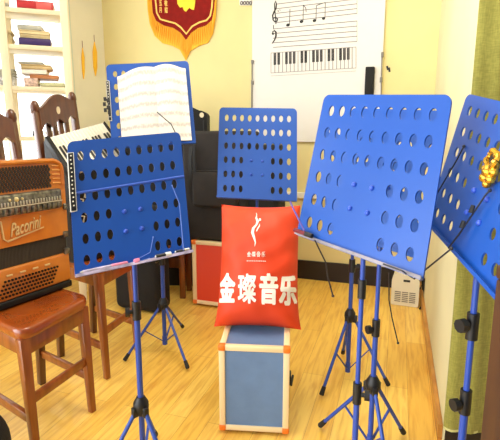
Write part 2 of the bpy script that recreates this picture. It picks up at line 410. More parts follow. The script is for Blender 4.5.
stroke(b, [wl(*p) for p in tre], [.007, .007, .008, .009, .009, .009, .008, .008, .01, .01, .01, .009, .008, .007, .007, .007, .007], wn, .001)
stroke(b, [wl(273.4, 25), wl(273.6, 29)], .005, wn, .001)
blob(273, 33.6, 1.3, 1.3)
stroke(b, [wl(272.4, 32), wl(274.4, 30.6), wl(276, 32.4), wl(276, 36), wl(274.6, 40), wl(272, 43.6)], [.007, .009, .012, .012, .009, .005], wn, .001)
blob(278.2, 11, .5, .8); blob(280, 10, .4, .7)
obj('printed_clefs', b, 'ink', wb, smooth=False)
b = BM()
for (x, y) in ((252.6, 62), (252.6, 83)):
    c = wp(x, y, .02); bevbox(b, c - w1 * .008 - Z * .012, w1 * .018, wn * .012, Z * .024, .002)
tube(b, [wp(252, 62, .028), wp(252, 92, .028)], .004); tube(b, [wp(251.8, 80, .026), wp(251.8, 112, .026)], .005)
obj('latch', b, 'steel', wb)
b = BM()
for (x, y) in ((382.4, 55), (381.2, 80)):
    c = wp(x, y, .02); bevbox(b, c - w1 * .008 - Z * .016, w1 * .016, wn * .014, Z * .032, .003)
tube(b, [wp(382, 52, .03), wp(381.2, 82, .03)], .0035); tube(b, [wp(381.4, 80, .026), wp(381, 100, .026)], .003)
obj('latch', b, 'steel', wb)
b = BM(); bevbox(b, wp(364.5, 100, .0225), wp(373.5, 100, .0225) - wp(364.5, 100, .0225), wn * .03, Z * (wp(370, 67.5).z - wp(370, 100).z), .006)
er = obj('board_eraser', b, 'cloth_black', None, loc=wp(370, 84, .0225)); tag(er, 'tall black eraser block stuck on the right side of the whiteboard', 'eraser')
b = BM(); c0, c1 = wp(240, 5.6, .001), wp(252, 5.6, .001); bevbox(b, c0, c1 - c0, wn * .012, Z * .05, .002)
mg = thing('wall_sticker', 'small dark patterned sticker block on yellow wall left of whiteboard top', 'sticker', c0)
obj('backing', b, 'white', mg)
b = BM()
for k in range(4):
    p = wp(241.6 + k * 3, 3, .0135)
    tube(b, [p + (w1 * math.cos(a) * .008 + Z * math.sin(a) * .01) for a in [PI * 2 * q / 12 for q in range(13)]], .0035, 6, False)
obj('pattern', b, mat('dark_plum_ink', (64, 50, 58), .6), mg)
b = BM()
for q in ((387, 66, 388, 70), (389, 67.5, 389.6, 72)):
    stroke(b, [wp(q[0], q[1], .0015), wp(q[2], q[3], .0015)], .012, wn, .002)
tag(obj('note_sticker', b, 'ink', None, loc=wp(388, 70)), 'tiny black note sticker on yellow wall right of the whiteboard latch', 'sticker')

# ------------------------------------------------------------------ pennant banner
def zp(x, y): return (145 + x / 6.25, y / 6.25)
fr_ = [(146.5, -60), (147, -10), (148, 10), (150, 24), (155, 36), (163, 43.5), (173, 46), (180, 50), (186, 60.5), (190.5, 51), (199, 46.2), (208, 43), (213, 34), (215.6, 18), (217, -10), (218, -60)]
ba = [zp(*q) for q in ((40, -400), (44, -60), (45, 0), (52, 80), (72, 130), (120, 160), (180, 175), (225, 205), (258, 250), (290, 205), (330, 176), (380, 160), (420, 125), (434, 60), (438, 0), (440, -60), (444, -400))]
st_ = [zp(*q) for q in ((62, -400), (64, -60), (66, 0), (74, 80), (96, 120), (140, 133), (190, 146), (225, 172), (258, 212), (296, 164), (340, 140), (385, 127), (408, 100), (418, 50), (422, 0), (424, -60), (426, -400))]
c0 = wp(182, 30)
bn = thing('pennant_banner', 'maroon shield pennant with yellow fringe hung on the back wall', 'banner', c0)
def fringe_pts(off): return [wp(x, y, off) for x, y in fr_]
b = BM(); prism(b, fringe_pts(.003), wn * .006); obj('fringe', b, 'fringe', bn, smooth=False)
b = BM()
def inter(poly, t):
    L = [(V((p[0], p[1], 0)) - V((q[0], q[1], 0))).length for p, q in zip(poly, poly[1:])]; tot = sum(L); d = t * tot
    for k, l in enumerate(L):
        if d <= l or k == len(L) - 1:
            f_ = d / l; return (poly[k][0] + (poly[k + 1][0] - poly[k][0]) * f_, poly[k][1] + (poly[k + 1][1] - poly[k][1]) * f_)
        d -= l
for k in range(110):
    t = k / 109; p = inter(ba, t); q = inter(fr_, t)
    tube(b, [wp(p[0], p[1], .012), wp((p[0] + q[0]) / 2 + random.uniform(-.3, .3), (p[1] + q[1]) / 2, .014), wp(q[0], q[1] - random.uniform(0, .8), .008)], [.0045, .004, .002], 5)
fs_ = obj('fringe_threads', b, mat('fringe_strands', (244, 172, 34), .7), bn)
b = BM(); prism(b, [wp(x, y, .009) for x, y in ba], wn * .008); obj('velvet_shield', b, 'maroon', bn, smooth=False)
b = BM(); stroke(b, [wp(x, y, .0175) for x, y in st_], .011, wn, .002); obj('piping', b, 'goldcloth', bn)
b = BM(); em = [(177.5, -14), (176.8, -4), (177.6, 4), (180, 7.6), (182.6, 7), (184, 10.4), (186, 11.8), (188.4, 9), (189.4, 7.8), (191.4, 9.4), (194, 10), (195, 4), (195.8, -4), (195, -14), (190, -20), (182, -20)]
prism(b, [wp(x, y, .0175) for x, y in em], wn * .002); obj('emblem', b, 'emblem', bn, smooth=False)
for ch, x, y in (('五', 160.5, 3.4), ('月', 160.6, 10.2), ('敬', 166, 3.8), ('赠', 166.2, 10.6)):
    p = wp(x, y, .0185); obj('lettering', text(ch, lambda a, c, d, p=p: p + w1 * (a * .026) + Z * (c * .042) + wn * (d * .03), .03, .02), 'goldcloth', bn, smooth=False)

# ------------------------------------------------------------------ music stands
def rrect(r=.05, n=8, bot=.012):
    pts = []
    for cx, cy, rr, a0 in ((r, r, r, PI), (1 - r, r, r, 1.5 * PI), (1 - bot, 1 - bot, bot, 0), (bot, 1 - bot, bot, .5 * PI)):
        for k in range(n + 1):
            a = a0 + .5 * PI * k / n; pts.append((cx + rr * math.cos(a), cy + rr * math.sin(a)))
    return pts
def holes(pattern_rows, top=.116, step=.155):
    L = []
    for r in range(6):
        for c in range(9):
            if r >= 3 and 3 <= c <= 5: continue
            cx, cy = .1 + .1 * c, top + step * r
            L.append([(cx + .0255 * math.cos(2 * PI * k / 18), cy + .038 * math.sin(2 * PI * k / 18)) for k in range(18)])
    return L
def quad(c, D):
    r = [ray(*q) for q in c]
    A = Matrix([[-r[1][i], r[2][i], -r[3][i]] for i in range(3)])
    d = A.inverted() @ (-r[0]); d = [1, d[0], d[1], d[2]]
    P = [r[i] * d[i] for i in range(4)]; s = D / (sum((p.y for p in P)) / 4)
    P = [EYE + p * s for p in P]; return P[0], P[1] - P[0], P[3] - P[0]
class Stand: pass
def music_stand(label, P0, u, v, base, feet, hubz, clampz=None, sleeve=None, fold=None, arms=(), rad=.0085, knob_dir=-1, ledge=.010, ledge_m='blue'):
    s = Stand(); n = -(u.cross(v)).normalized(); s.P0, s.u, s.v, s.n = P0, u, v, n
    P = lambda a, c, h=0.0: P0 + u * a + v * c + n * h
    s.P = P
    bx = V((base[0], base[1], 0)); s.base = bx
    root = thing('music_stand', label, 'music stand', bx, 'blue perforated music stands'); s.root = root
    bm = curve2d([rrect()] + holes(6), .004, lambda x, y, z: P(x, y, z))
    s.desk = obj('desk', bm, 'blue', root, ang=30)
    bm = BM(); w = u.normalized() * .0
    L = [P(a / 10, .992, 0) for a in range(11)]
    prism_strip(bm, [p + n * .002 - v.normalized() * .002 for p in L], [p + n * ledge - v.normalized() * .002 for p in L], v.normalized() * .004)
    prism_strip(bm, [p + n * ledge - v.normalized() * .005 for p in L], [p + n * ledge + v.normalized() * .002 for p in L], n * .003)
    obj('ledge', bm, ledge_m, root, smooth=False)
    for a in (.43, .57):
        for c in (.585, .735):
            bm = BM(); ball(bm, P(a, c, .003), .006, 1, 1, 1, 10); obj('bolt', bm, 'bolt', root)
    if fold:
        bm = BM(); tube(bm, [P(.005, fold[0], .002), P(.995, fold[1], .002)], .0032, 8); obj('fold_seam', bm, mat('blue_fold_seam', (50, 90, 190), .35), root)
    mid = P(.5, .5)
    # height of the pole top: below the desk centre, behind the plate
    lowc = P(.5, .72); tz = lowc.z
    top = V((bx.x, bx.y, tz))
    bm = BM(); cz = clampz or (hubz + .22)
    tube(bm, [bx + Z * .035, bx + Z * (cz)], rad, 14); obj('pole', bm, 'tube', root)
    bm = BM(); tube(bm, [bx + Z * (cz - .02), top], rad * .78, 14); obj('upper_pole', bm, 'tube', root)
    back = P(.5, .60, -.012)
    bm = BM(); bar(bm, top, back, .016, .02); bevbox(bm, P(.42, .56, -.004), u * .16, v * .2, -n * .008, .002)
    obj('tilt_bracket', bm, 'black', root)
    bm = BM(); tube(bm, [bx + Z * (cz - .035), bx + Z * (cz + .018)], rad * 1.45, 14); cl = obj('clamp', bm, 'black', root)
    bm = BM(); kd = V((knob_dir, -.25, 0)).normalized(); k0 = bx + Z * (cz - .012) + kd * rad
    tube(bm, [k0, k0 + kd * .012], .006, 8); tube(bm, [k0 + kd * .010, k0 + kd * .022], .013, 9); obj('knob', bm, 'black', cl)
    if sleeve:
        bm = BM(); tube(bm, [bx + Z * sleeve[0], bx + Z * sleeve[1]], rad * 1.3, 14); obj('sleeve', bm, 'black', root)
    # hub with three lugs, legs, braces
    bm = BM(); hz = bx + Z * hubz
    tube(bm, [hz - Z * .03, hz - Z * .018, hz - Z * .004, hz + Z * .01, hz + Z * .022, hz + Z * .028], [.012, .020, .023, .022, .015, .012], 14)
    for f in feet:
        d = V((f[0], f[1], 0)).normalized(); bevbox(bm, hz - Z * .028 + d * .012 - d.cross(Z) * .008, d * .018, d.cross(Z) * .016, Z * .03, .003)
    obj('hub', bm, 'black', root)
    for f in feet:
        fo_ = bx + V((f[0], f[1], .012)); d = V((f[0], f[1], 0)).normalized(); a = hz - Z * .014 + d * .02
        bm = BM(); tube(bm, [a, a + (fo_ - a) * .96], .0062, 12); lg = obj('leg', bm, 'tube', root)
        bm = BM(); dd = (fo_ - a).normalized(); tube(bm, [fo_ - dd * .035, fo_ - dd * .004, fo_], [.008, .0095, .007], 12); obj('rubber_foot', bm, 'rubber', lg)
        bm = BM(); bar(bm, bx + Z * .045 + d * .006, a + (fo_ - a) * .45, .008, .004); obj('brace', bm, 'tube', root)
    bm = BM(); tube(bm, [bx + Z * .03, bx + Z * .07], rad * 1.3, 12); obj('brace_collar', bm, 'tube', root)
    for pts, m_ in arms:
        bm = BM(); q = [V(p) for p in pts]; tube(bm, q, .0018 if m_ == 'wire' else .001, 6); ball(bm, q[-1], .0036 if m_ == 'wire' else .002, n=8); obj('page_arm', bm, m_, root)
    return s

# front left
P0, u, v = quad([(67, 142), (180, 132), (191, 253), (75, 278)], 1.16)
pb = at(141, 405, 1.21)
Pf = lambda a, c, h=.006, P0=P0, u=u, v=v: P0 + u * a + v * c - (u.cross(v)).normalized() * h
SL = music_stand('front left blue music stand with a horizontal fold seam, beside the accordion chair', P0, u, v, (pb.x, pb.y),
    ((-.125, -.13), (.125, -.12), (.0, .17)), pb.z, clampz=pb.z + .30, ledge=.018, ledge_m='lilac', fold=(.395, .375),
    arms=(([Pf(.6, .975, .03), Pf(.40, .99, .012), Pf(.62, .93, .01), Pf(.66, .82, .006)], 'wire_pale'), ([Pf(.9, .97, .03), Pf(.92, .6, .012), Pf(.87, .44, .008)], 'wire_pale')))
# centre
P0, u, v = quad([(219.5, 107.5), (297, 108.7), (297, 202), (217, 198)], 2.08)
pc = at(257, 230, 2.16)
SC = music_stand('middle blue music stand standing behind the orange red cushion', P0, u, v, (pc.x, pc.y), ((-.12, -.1), (.12, -.1), (0, .18)), .25)
# back left with the open book
P0, u, v = quad([(106, 65), (188.5, 61), (196, 143.5), (112, 149)], 1.97)
pk = at(163.5, 303, 2.03)
SK = music_stand('blue music stand at back left holding the open music book', P0, u, v, (pk.x, pk.y), ((-.16, -.13), (.136, -.2), (.05, .24)), pk.z, rad=.0095,
    arms=())
# front right of the middle
P0, u, v = quad([(325, 95), (453, 95), (423, 281), (297, 235)], 1.0)
pf = at(360, 330, 1.0)
Pf = lambda a, c, h=.006, P0=P0, u=u, v=v: P0 + u * a + v * c - (u.cross(v)).normalized() * h
SF = music_stand('nearest large blue music stand right of the cushion, in front of two others', P0, u, v, (pf.x, pf.y), ((-.14, -.12), (.13, -.13), (.0, .18)), .2, rad=.0072,
    clampz=.405, sleeve=(.635, .68), knob_dir=1, ledge=.007, ledge_m='ledge_film',
    arms=(([Pf(.8, .985, .03), Pf(.93, .985, .035), at(414, 279, .86), at(451.5, 248.5, .80)], 'wire'), ([Pf(.23, .99, .02), at(326, 263, 1.02), at(327.5, 276, 1.03), at(333, 296, 1.03)], 'wire')))
# second right: same set, behind
pB = at(373, 384, 1.3); dB = V((pB.x - pf.x, pB.y - pf.y, 0))
SB = music_stand('blue music stand with low splayed tripod directly behind the nearest right stand', P0 + dB + Z * -.014 + u * .035, u * .96, v * 1.09, (pB.x, pB.y), ((-.14, .13), (.14, .09), (.012, -.2)), pB.z, clampz=.44, rad=.0082,
    arms=(([at(389, 273, 1.12), at(389, 300, 1.14), at(392, 318, 1.15), at(398, 343, 1.16)], 'wire'),))
pA = at(350, 315, 1.77)
uA, vA = V((.30, -.12, 0)), V((0, -.12, -.33)); cA = V((pA.x + .03, pA.y - .035, .895))
SA = music_stand('blue music stand farthest back of the right cluster near the dark baseboard', cA - uA * .5 - vA * .5, uA, vA, (pA.x, pA.y), ((-.134, -.15), (.15, -.08), (.02, .2)), pA.z, clampz=.5, sleeve=(.59, .66), rad=.0085, knob_dir=1)
# far right
P0, u, v = V((.488, 1.053, 1.096)), V((-.014, -.386, -.072)), V((-.079, -.021, -.285))
pr_ = at(472, 330, .86)
Pf = lambda a, c, h=.006, P0=P0, u=u, v=v: P0 + u * a + v * c - (u.cross(v)).normalized() * h
SR = music_stand('blue music stand at far right in front of the olive curtain', P0, u, v, (pr_.x, pr_.y), ((-.13, -.06), (.12, -.1), (.02, .18)), .2, rad=.0080, clampz=.47,
    arms=(([Pf(.05, .985, .02), Pf(.03, .9, .012), Pf(.17, .47, .008), Pf(.19, .36, .006)], 'wire'), ([Pf(.45, .985, .02), Pf(.49, .86, .016), Pf(.6, .55, .014), Pf(.612, .52, .012)], 'wire')), ledge=.010)
bm = BM(); tube(bm, [SR.base + Z * .60, SR.base + Z * .655], .0118, 14)
c2 = obj('clamp', bm, 'black', SR.root); bm = BM(); k0 = SR.base + Z * .632 + V((-.008, -.003, 0)); tube(bm, [k0, k0 + V((-.012, -.004, 0))], .006, 8); tube(bm, [k0 + V((-.01, -.003, 0)), k0 + V((-.024, -.008, 0))], .014, 9); obj('knob', bm, 'black', c2)
for a, c in ((.5, .82), (.54, .70)):
    bm = BM(); q = SR.P(a, c, .018); tube(bm, [q, q + SR.v * -.05], [.005, .004], 8); obj('arm_slider', bm, 'black', SR.root)

# gold clip on the far right desk
g0 = SR.P(.575, .385, .004); gu, gv, gn = SR.u.normalized(), SR.v.normalized(), SR.n
gc = thing('gold_clip', 'shiny gold rose shaped clip on the far right music stand', 'clip', g0)
b = BM()
h0_ = g0 - gv * .011 + gn * .014
tube(b, [h0_ + gu * (.0150 * math.cos(a)) + gv * (.0150 * math.sin(a)) + gn * .002 * math.sin(3 * a) for a in [2 * PI * q / 24 for q in range(25)]], [.0062 + .0012 * math.sin(q * 1.9) for q in range(25)], 8, False)
for k, (x_, y_, z_, q_) in enumerate(((.014, .008, .012, .009), (-.014, .009, .012, .009), (.0, .012, .016, .010), (.010, .022, .012, .009), (-.010, .024, .012, .010), (.0, .033, .010, .008))):
    ball(b, g0 + gu * x_ + gv * y_ + gn * z_, q_, 1, 1.15, 1, 10)
obj('petal_ring', b, 'gold', gc)
b = BM(); tube(b, [h0_ - gn * .006, h0_ + gn * .001], .0115, 14); obj('dark_eye', b, 'hole_dark', gc)
b = BM(); bevbox(b, g0 - gu * .008 - gv * .012 + gn * .0005, gu * .016, gv * .04, gn * .006, .001); obj('clip_plate', b, 'gold', gc)

# keyboard patterned clips on stand edges
def strip_clip(S, a0, a1, c0, c1, label):
    o = thing('music_clip', label, 'clip', S.P((a0 + a1) / 2, c1, .006), 'keyboard patterned page clips')
    e = S.u * (a1 - a0); f = S.v * (c1 - c0)
    b = BM(); bevbox(b, S.P(a0, c0, .0055), e, f, S.n * .0045, .0015); obj('backing', b, 'white', o)
    b = BM(); box(b, S.P(a0, c0, .0102) + e * .13 + f * .015, e * .74, f * .97, S.n * .0012); obj('black_band', b, 'keyblack', o, smooth=False)
    b = BM()
    for k in range(13):
        box(b, S.P(a0, c0, .0114) + e * (.36 if k % 2 else .44) + f * (.05 + k * .07), e * .2, f * .022, S.n * .001)
    obj('key_marks', b, 'ivory', o, smooth=False); return o
strip_clip(SL, -.008, .046, .09, .53, 'black and white patterned clip on left edge of the front left stand')
oc = strip_clip(SK, -.012, .03, .20, .68, 'white strip clip with black note shapes on left edge of back left stand')
b = BM()
for k, (a, c) in enumerate(((-.05, .40), (-.06, .46), (-.015, .42), (-.02, .5), (-.055, .53), (-.01, .56))):
    bevbox(b, SK.P(a, c, .011), SK.u * .034, SK.v * .045, SK.n * .004, .001)
obj('note_shapes', b, 'ink', oc)

# things on ledges
def pen(S, a, b_, c, label, m1, m2, h=.018, r=.0048, tilt=0.0):
    p, q = S.P(a, c, h), S.P(b_, c - tilt, h); d = q - p
    o = thing('pen', label, 'pen', p, 'pens on the music stand ledges')
    bm = BM(); tube(bm, [p, p + d * .62], r, 10); obj('barrel', bm, m1, o)
    bm = BM(); tube(bm, [p + d * .62, p + d * .97, q], [r * 1.15, r * 1.1, r * .5], 10); obj('cap', bm, m2, o)
    bm = BM(); tube(bm, [p - d * .07, p], [.001, r * .9], 10); obj('tip', bm, 'alu', o)
pen(SL, .66, .80, .972, 'black and white pen at the right end of the front left stand ledge', 'black', 'white')
pen(SL, .84, .97, .968, 'thin dark pen lying last on the right of the front left stand ledge', 'black', 'alu', r=.0035)
pen(SL, .06, .42, .970, 'long pale lilac pencil along left half of the front left ledge', 'lilac', 'pink', r=.0035)
pen(SF, .02, .2, .972, 'dark red pen on the left end of the nearest right stand ledge', 'darkred', 'black', r=.005)
bm = BM(); bevbox(bm, SL.P(.47, .955, .008), SL.u * .05, SL.v * .035, SL.n * .014, .003); tag(obj('eraser', bm, 'pink', None, loc=SL.P(.5, .98, .01)), 'pink eraser in the middle of the front left stand ledge', 'eraser')
bm = BM(); pp = [SF.P(-.045, .80, .03), SF.P(.0, .84, .03), SF.P(.06, .9, .024), SF.P(.12, .955, .02)]
tube(bm, pp, .0022, 8); ro = obj('page_holder_rod', bm, mat('violet_rod', (90, 74, 150), .4), None, loc=pp[-1]); tag(ro, 'thin violet rod sticking out left of the nearest right stand', 'rod')

# open music book on the back left stand
bk = thing('open_book', 'open white music book resting on the back left blue stand', 'book', SK.P(.55, .98, .004))
def page(a0, c0, a1, c1, cb0, cb1, name, hinge_right, bulge, off):
    off += .006
    bm = BM(); uvl = bm.loops.layers.uv.new('UVMap'); nx, ny = 16, 10; G = []
    for j in range(ny + 1):
        r = []
        for i in range(nx + 1):
            s = i / nx; t = j / ny; a = a0 + (a1 - a0) * s
            e = (1 - s) if hinge_right else s            # 0 at the gutter
            hh = off + bulge * (math.sin(min(1, e * 1.25) * PI) ** .8 * .8 + .2 * (1 - e)) * (1 - .1 * t)
            ct = c0 + (c1 - c0) * s - .03 * math.sin(PI * min(1, e * 1.1)); cb = cb0 + (cb1 - cb0) * s
            r.append((bm.verts.new(SK.P(a, ct + (cb - ct) * t, hh)), (s, 1 - t)))
        G.append(r)
    for j in range(ny):
        for i in range(nx):
            q = [G[j][i], G[j][i + 1], G[j + 1][i + 1], G[j + 1][i]]; f = bm.faces.new([x[0] for x in q])
            for lp, x in zip(f.loops, q): lp[uvl].uv = x[1]
    r = bmesh.ops.extrude_face_region(bm, geom=list(bm.faces))
    for g_ in r['geom']:
        if isinstance(g_, bmesh.types.BMVert): g_.co -= SK.n * (off * .4)
    obj(name, bm, 'page', bk)
page(.13, .17, .578, .08, .97, .97, 'left_page', True, .013, .012)
page(.578, .08, .955, .11, .97, .97, 'right_page', False, .013, .012)
bm = BM(); tube(bm, [at(157, 112, SK.P(.6, .5).y - .05), at(165, 119, SK.P(.7, .6).y - .055), at(171, 124, SK.P(.75, .7).y - .06), at(175, 132, SK.P(.8, .8).y - .06)], .0022, 6); obj('page_arm', bm, 'wire', SK.root)

# ------------------------------------------------------------------ chairs
ch_z = V((0, 0, 1))
def wooden_chair(label, A, B, Cc, D, hL, hR, SZ=.44, group='wooden dining chairs'):
    # A, B front legs (near, far), D, Cc rear legs (near, far), as floor points
    root = thing('dining_chair', label, 'chair', (A + B + Cc + D) / 4, group)
    ctr = (A + B + Cc + D) / 4
    f = ((A - D) + (B - Cc)).normalized(); side = (B - A).normalized()
    bm = BM()     # seat: rounded trapezoid slab
    cs = [D - f * .015 - side * .015, Cc - f * .015 + side * .015, B + f * .018 + side * .03, A + f * .022 - side * .02]
    pts = []
    for k in range(4):
        p, a, c = cs[k], cs[k - 1], cs[(k + 1) % 4]; r = .055 if k >= 2 else .02
        pa = p + (a - p).normalized() * r; pc_ = p + (c - p).normalized() * r
        for q in range(7):
            t = q / 6; pts.append(pa * (1 - t) ** 2 + p * 2 * t * (1 - t) + pc_ * t * t)
    layers = [(SZ - .034, .985), (SZ - .026, 1.0), (SZ - .008, 1.0), (SZ - .002, .985), (SZ, .955), (SZ - .003, .8)]
    rings = [[bm.verts.new(ctr + (p - ctr) * sc + Z * z) for p in pts] for z, sc in layers]
    n = len(pts)
    for r0, r1 in zip(rings, rings[1:]):
        for k in range(n): bm.faces.new((r0[k], r0[(k + 1) % n], r1[(k + 1) % n], r1[k]))
    bm.faces.new(rings[0][::-1]); bm.faces.new(rings[-1])
    obj('seat', bm, 'seat', root, ang=60)
    for p in (A, B):
        bm = BM(); bar(bm, p + f * .012, p - f * .006 + Z * (SZ - .034), .022, .024, f, .032, .034); obj('leg', bm, 'chair', root)
    rake = -f * .085
    for p, hh, nm in ((D, hL, 0), (Cc, hR, 1)):
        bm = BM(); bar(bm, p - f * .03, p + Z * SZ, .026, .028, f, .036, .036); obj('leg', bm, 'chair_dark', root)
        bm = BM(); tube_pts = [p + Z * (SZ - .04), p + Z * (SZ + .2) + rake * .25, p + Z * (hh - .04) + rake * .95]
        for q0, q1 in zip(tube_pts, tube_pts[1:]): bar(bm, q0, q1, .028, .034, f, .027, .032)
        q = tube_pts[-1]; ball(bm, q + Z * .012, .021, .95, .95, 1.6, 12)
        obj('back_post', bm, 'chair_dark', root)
    # aprons and stretchers
    for p, q, nm in ((A, B, 'apron'), (D, A, 'apron'), (Cc, B, 'apron'), (D, Cc, 'apron')):
        bm = BM(); bar(bm, p + Z * (SZ - .062), q + Z * (SZ - .062), .018, .055); obj(nm, bm, 'chair', root)
    for p, q, z in ((A, B, .20), (D, A, .14), (Cc, B, .14)):
        bm = BM(); bar(bm, p + Z * z, q + Z * z, .016, .03); obj('stretcher', bm, 'chair', root)
    # crest rail with a wavy lower edge and a cream dot, slats
    def bp(t, z):       # point on the back plane
        p = D + (Cc - D) * t; hh = hL + (hR - hL) * t; return p + Z * z + rake * ((z - SZ) / (hh - SZ))
    bm = BM(); N = 24; T, Bt = [], []
    for k in range(N + 1):
        t = .03 + .94 * k / N; hh = hL + (hR - hL) * t; x = abs(2 * t - 1)
        T.append(bp(t, hh - .035 + .045 * (math.cos(x * PI) * .5 + .5) ** .9)); Bt.append(bp(t, hh - .112 + .014 * math.cos(x * PI * 3)))
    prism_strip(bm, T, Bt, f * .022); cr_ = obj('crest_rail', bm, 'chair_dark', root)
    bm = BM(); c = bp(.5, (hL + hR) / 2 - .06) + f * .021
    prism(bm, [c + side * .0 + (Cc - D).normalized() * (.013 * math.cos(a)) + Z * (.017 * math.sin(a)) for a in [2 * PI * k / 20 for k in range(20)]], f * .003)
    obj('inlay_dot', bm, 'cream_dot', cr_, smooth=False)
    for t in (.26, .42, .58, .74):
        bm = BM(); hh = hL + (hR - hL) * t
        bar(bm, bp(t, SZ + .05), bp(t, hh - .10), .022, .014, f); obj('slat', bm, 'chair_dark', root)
    bm = BM(); bar(bm, bp(.02, SZ + .05), bp(.98, SZ + .05), .018, .035); obj('lower_rail', bm, 'chair', root)
    return root, f, side
A1, B1, C1 = V((-.68, 1.28, 0)), V((-.595, 1.54, 0)), V((-.835, 1.71, 0)); D1 = A1 + C1 - B1
ch1, f1, s1 = wooden_chair('nearest brown wooden chair with the orange accordion on its seat', A1, B1, C1, D1, 1.10, 1.10)
A2, B2, C2 = V((-.612, 1.775, 0)), V((-.548, 2.035, 0)), V((-.79, 2.21, 0)); D2 = A2 + C2 - B2
ch2, f2, s2 = wooden_chair('brown wooden chair with wavy crest rail holding the white keyed accordion', A2, B2, C2, D2, 1.15, 1.21, .49)

# ------------------------------------------------------------------ orange accordion on the front chair
SZ = .44
aO = flo(73, 286, SZ); aL = flo(0, 312, SZ); e1 = (aL - aO); e1.z = 0; e1.normalize()
e2 = V((-e1.y, e1.x, 0)); e2 = e2 if e2.x > 0 else -e2          # towards the room
e3 = (Z - e2 * .06 - e1 * .05).normalized()
AW, AH, AD = .38, .485, .085
aO = aO + Z * .001 - e2 * .005
ac = thing('accordion', 'orange wooden button accordion standing on the nearest chair', 'accordion', aO + e1 * AW / 2)
def ap(x, y, d=0.0): return aO + e1 * (x * AW) + e3 * (y * AH) + e2 * d
def abox(name, x0, x1, y0, y1, d0, d1_, m, bev=.008, parent=ac):
    bm = BM(); bevbox(bm, ap(x0, y0, d0), e1 * ((x1 - x0) * AW), e3 * ((y1 - y0) * AH), e2 * (d1_ - d0), bev, 3); return obj(name, bm, m, parent)
abox('base_plate', .0, 1, 0, .05, -AD, .004, 'acc_black', .006)
abox('bass_box', .0, 1, .05, .27, -AD, 0, 'acc_orange')
abox_ = BM(); bevbox(abox_, ap(.012, .268, -AD + .006), e1 * (AW * .976), e3 * (AH * .15), e2 * (AD - .014), .004); bl = obj('bellows', abox_, 'bellow', ac)
bm = BM()
for k in range(72):
    x = .03 + k * .0135; q0_, q1_ = ap(x + .012, .272, -.0078), ap(x, .413, -.0078); tube(bm, [q0_, (q0_ + q1_) / 2 + e2 * .0008, q1_], .0011, 5)
obj('fold_edges', bm, 'bellow2', bl)
for y in (.275, .41):
    bm = BM(); bevbox(bm, ap(.005, y - .015, -.008), e1 * .022, e3 * .022, e2 * .012, .002); obj('bellows_clasp', bm, 'chrome', bl)
# treble box with a rounded top right corner
bm = BM(); r = .14; out = [(0, .415), (1, .415), (1, 1), (r, 1)]
for k in range(1, 8):
    a = PI / 2 * k / 7; out.append((r - r * math.sin(a), 1 - .08 + .08 * math.cos(a)))
prism(bm, [ap(x, y, -AD) for x, y in out], e2 * AD)
tb = obj('treble_box', bm, 'acc_orange', ac, ang=30)
# raised rim round the grille
bm = BM(); tube(bm, [ap(.99, .985, .002), ap(.12, .985, .002), ap(.05, .96, .002), ap(.03, .90, .002), ap(.03, .80, .002)], .008, 8); obj('rim', bm, 'acc_orange', tb)
bm = BM()
for j in range(8):
    for i in range(26):
        x = .17 + i * .032 + (.016 if j % 2 else 0); y = .80 + j * .0205
        if x > .985: continue
        c = ap(x, y, .0005); w_, h_ = e1 * .0054, e3 * .0068
        prism(bm, [c + w_ * .6 + h_ * .9, c + w_, c + w_ * .3 - h_ * .9, c - w_ * .6 - h_ * .9, c - w_, c - w_ * .3 + h_ * .9], e2 * .0015)
gr = obj('sound_grille', bm, 'hole_dark', tb, smooth=False)
bm = BM()
for j in range(5):
    tube(bm, [ap(.055, .815 + j * .032, .002), ap(.145, .82 + j * .032, .002)], .0028, 6)
obj('grille_bars', bm, mat('pale_orange_wood', (226, 160, 84), .4), tb)
# chrome strip with register switches
cs_ = abox('register_strip', .06, 1, .625, .775, -.01, .012, 'chrome', .01)
bm = BM()
for i in range(16):
    bevbox(bm, ap(.10 + i * .056, .632, .010), e1 * .012, e3 * .022, e2 * .006, .003)
obj('register_switches', bm, 'chrome', cs_)
bm = BM(); tube(bm, [ap(.07, .685, .012), ap(1, .685, .012)], .002, 8)
for i in range(30): bevbox(bm, ap(.09 + i * .03, .692, .012), e1 * .005, e3 * .014, e2 * .003, .001)
obj('scale_marks', bm, 'alu', cs_)
bm = BM(); ball(bm, ap(.56, .735, .012), .012, 1, .4, .7)
ball(bm, ap(.50, .735, .012), .007, 1, .4, .7); ball(bm, ap(.62, .735, .012), .007, 1, .4, .7); obj('crest_ornament', bm, 'brass', cs_)
# name plate
bm = BM(); stroke(bm, [ap(.70, .60, .001), ap(.685, .475, .001), ap(.65, .455, .001), ap(.28, .505, .001)], [.004, .005, .005, .003], e2, .004); npl = obj('name_plate_rule', bm, 'brass', tb)
o_ = ap(.47, .535, .001)
lx = -(e1 * .995) + e3 * .12
bm = text('Pacorini', lambda x, y, z: o_ + lx * (x * .036) + e3 * (y * .062) + e2 * (.002 + z * .05), .05, .01, .35)
obj('lettering', bm, 'brass', tb, smooth=False)
# bass grille buttons
bm = BM()
for j in range(5):
    for i in range(17):
        c = ap(.16 + i * .034 + j * .018, .185 - j * .026, 0); tube(bm, [c, c + e2 * .004], .0042, 6)
bb = obj('bass_buttons', bm, 'acc_black', ac)
bm = BM()
for i in range(5): bevbox(bm, ap(.24 + i * .13, .215, 0), e1 * .022, e3 * .006, e2 * .003, .001)
obj('bass_switches', bm, 'brass', ac)
bm = BM(); bevbox(bm, ap(.84, .2, 0), e1 * .04, e3 * .016, e2 * .003, .001); obj('vent_slot', bm, 'acc_black', ac)
# silver keys edge at the right end
bm = BM()
for k in range(2):
    ball(bm, ap(.03, .62 + .02 * k, .006), .008)
tube(bm, [ap(-.004, .60, -.02), ap(-.02, .63, -.03), ap(-.004, .66, -.04)], .004, 8); obj('strap_ring', bm, 'chrome', ac)

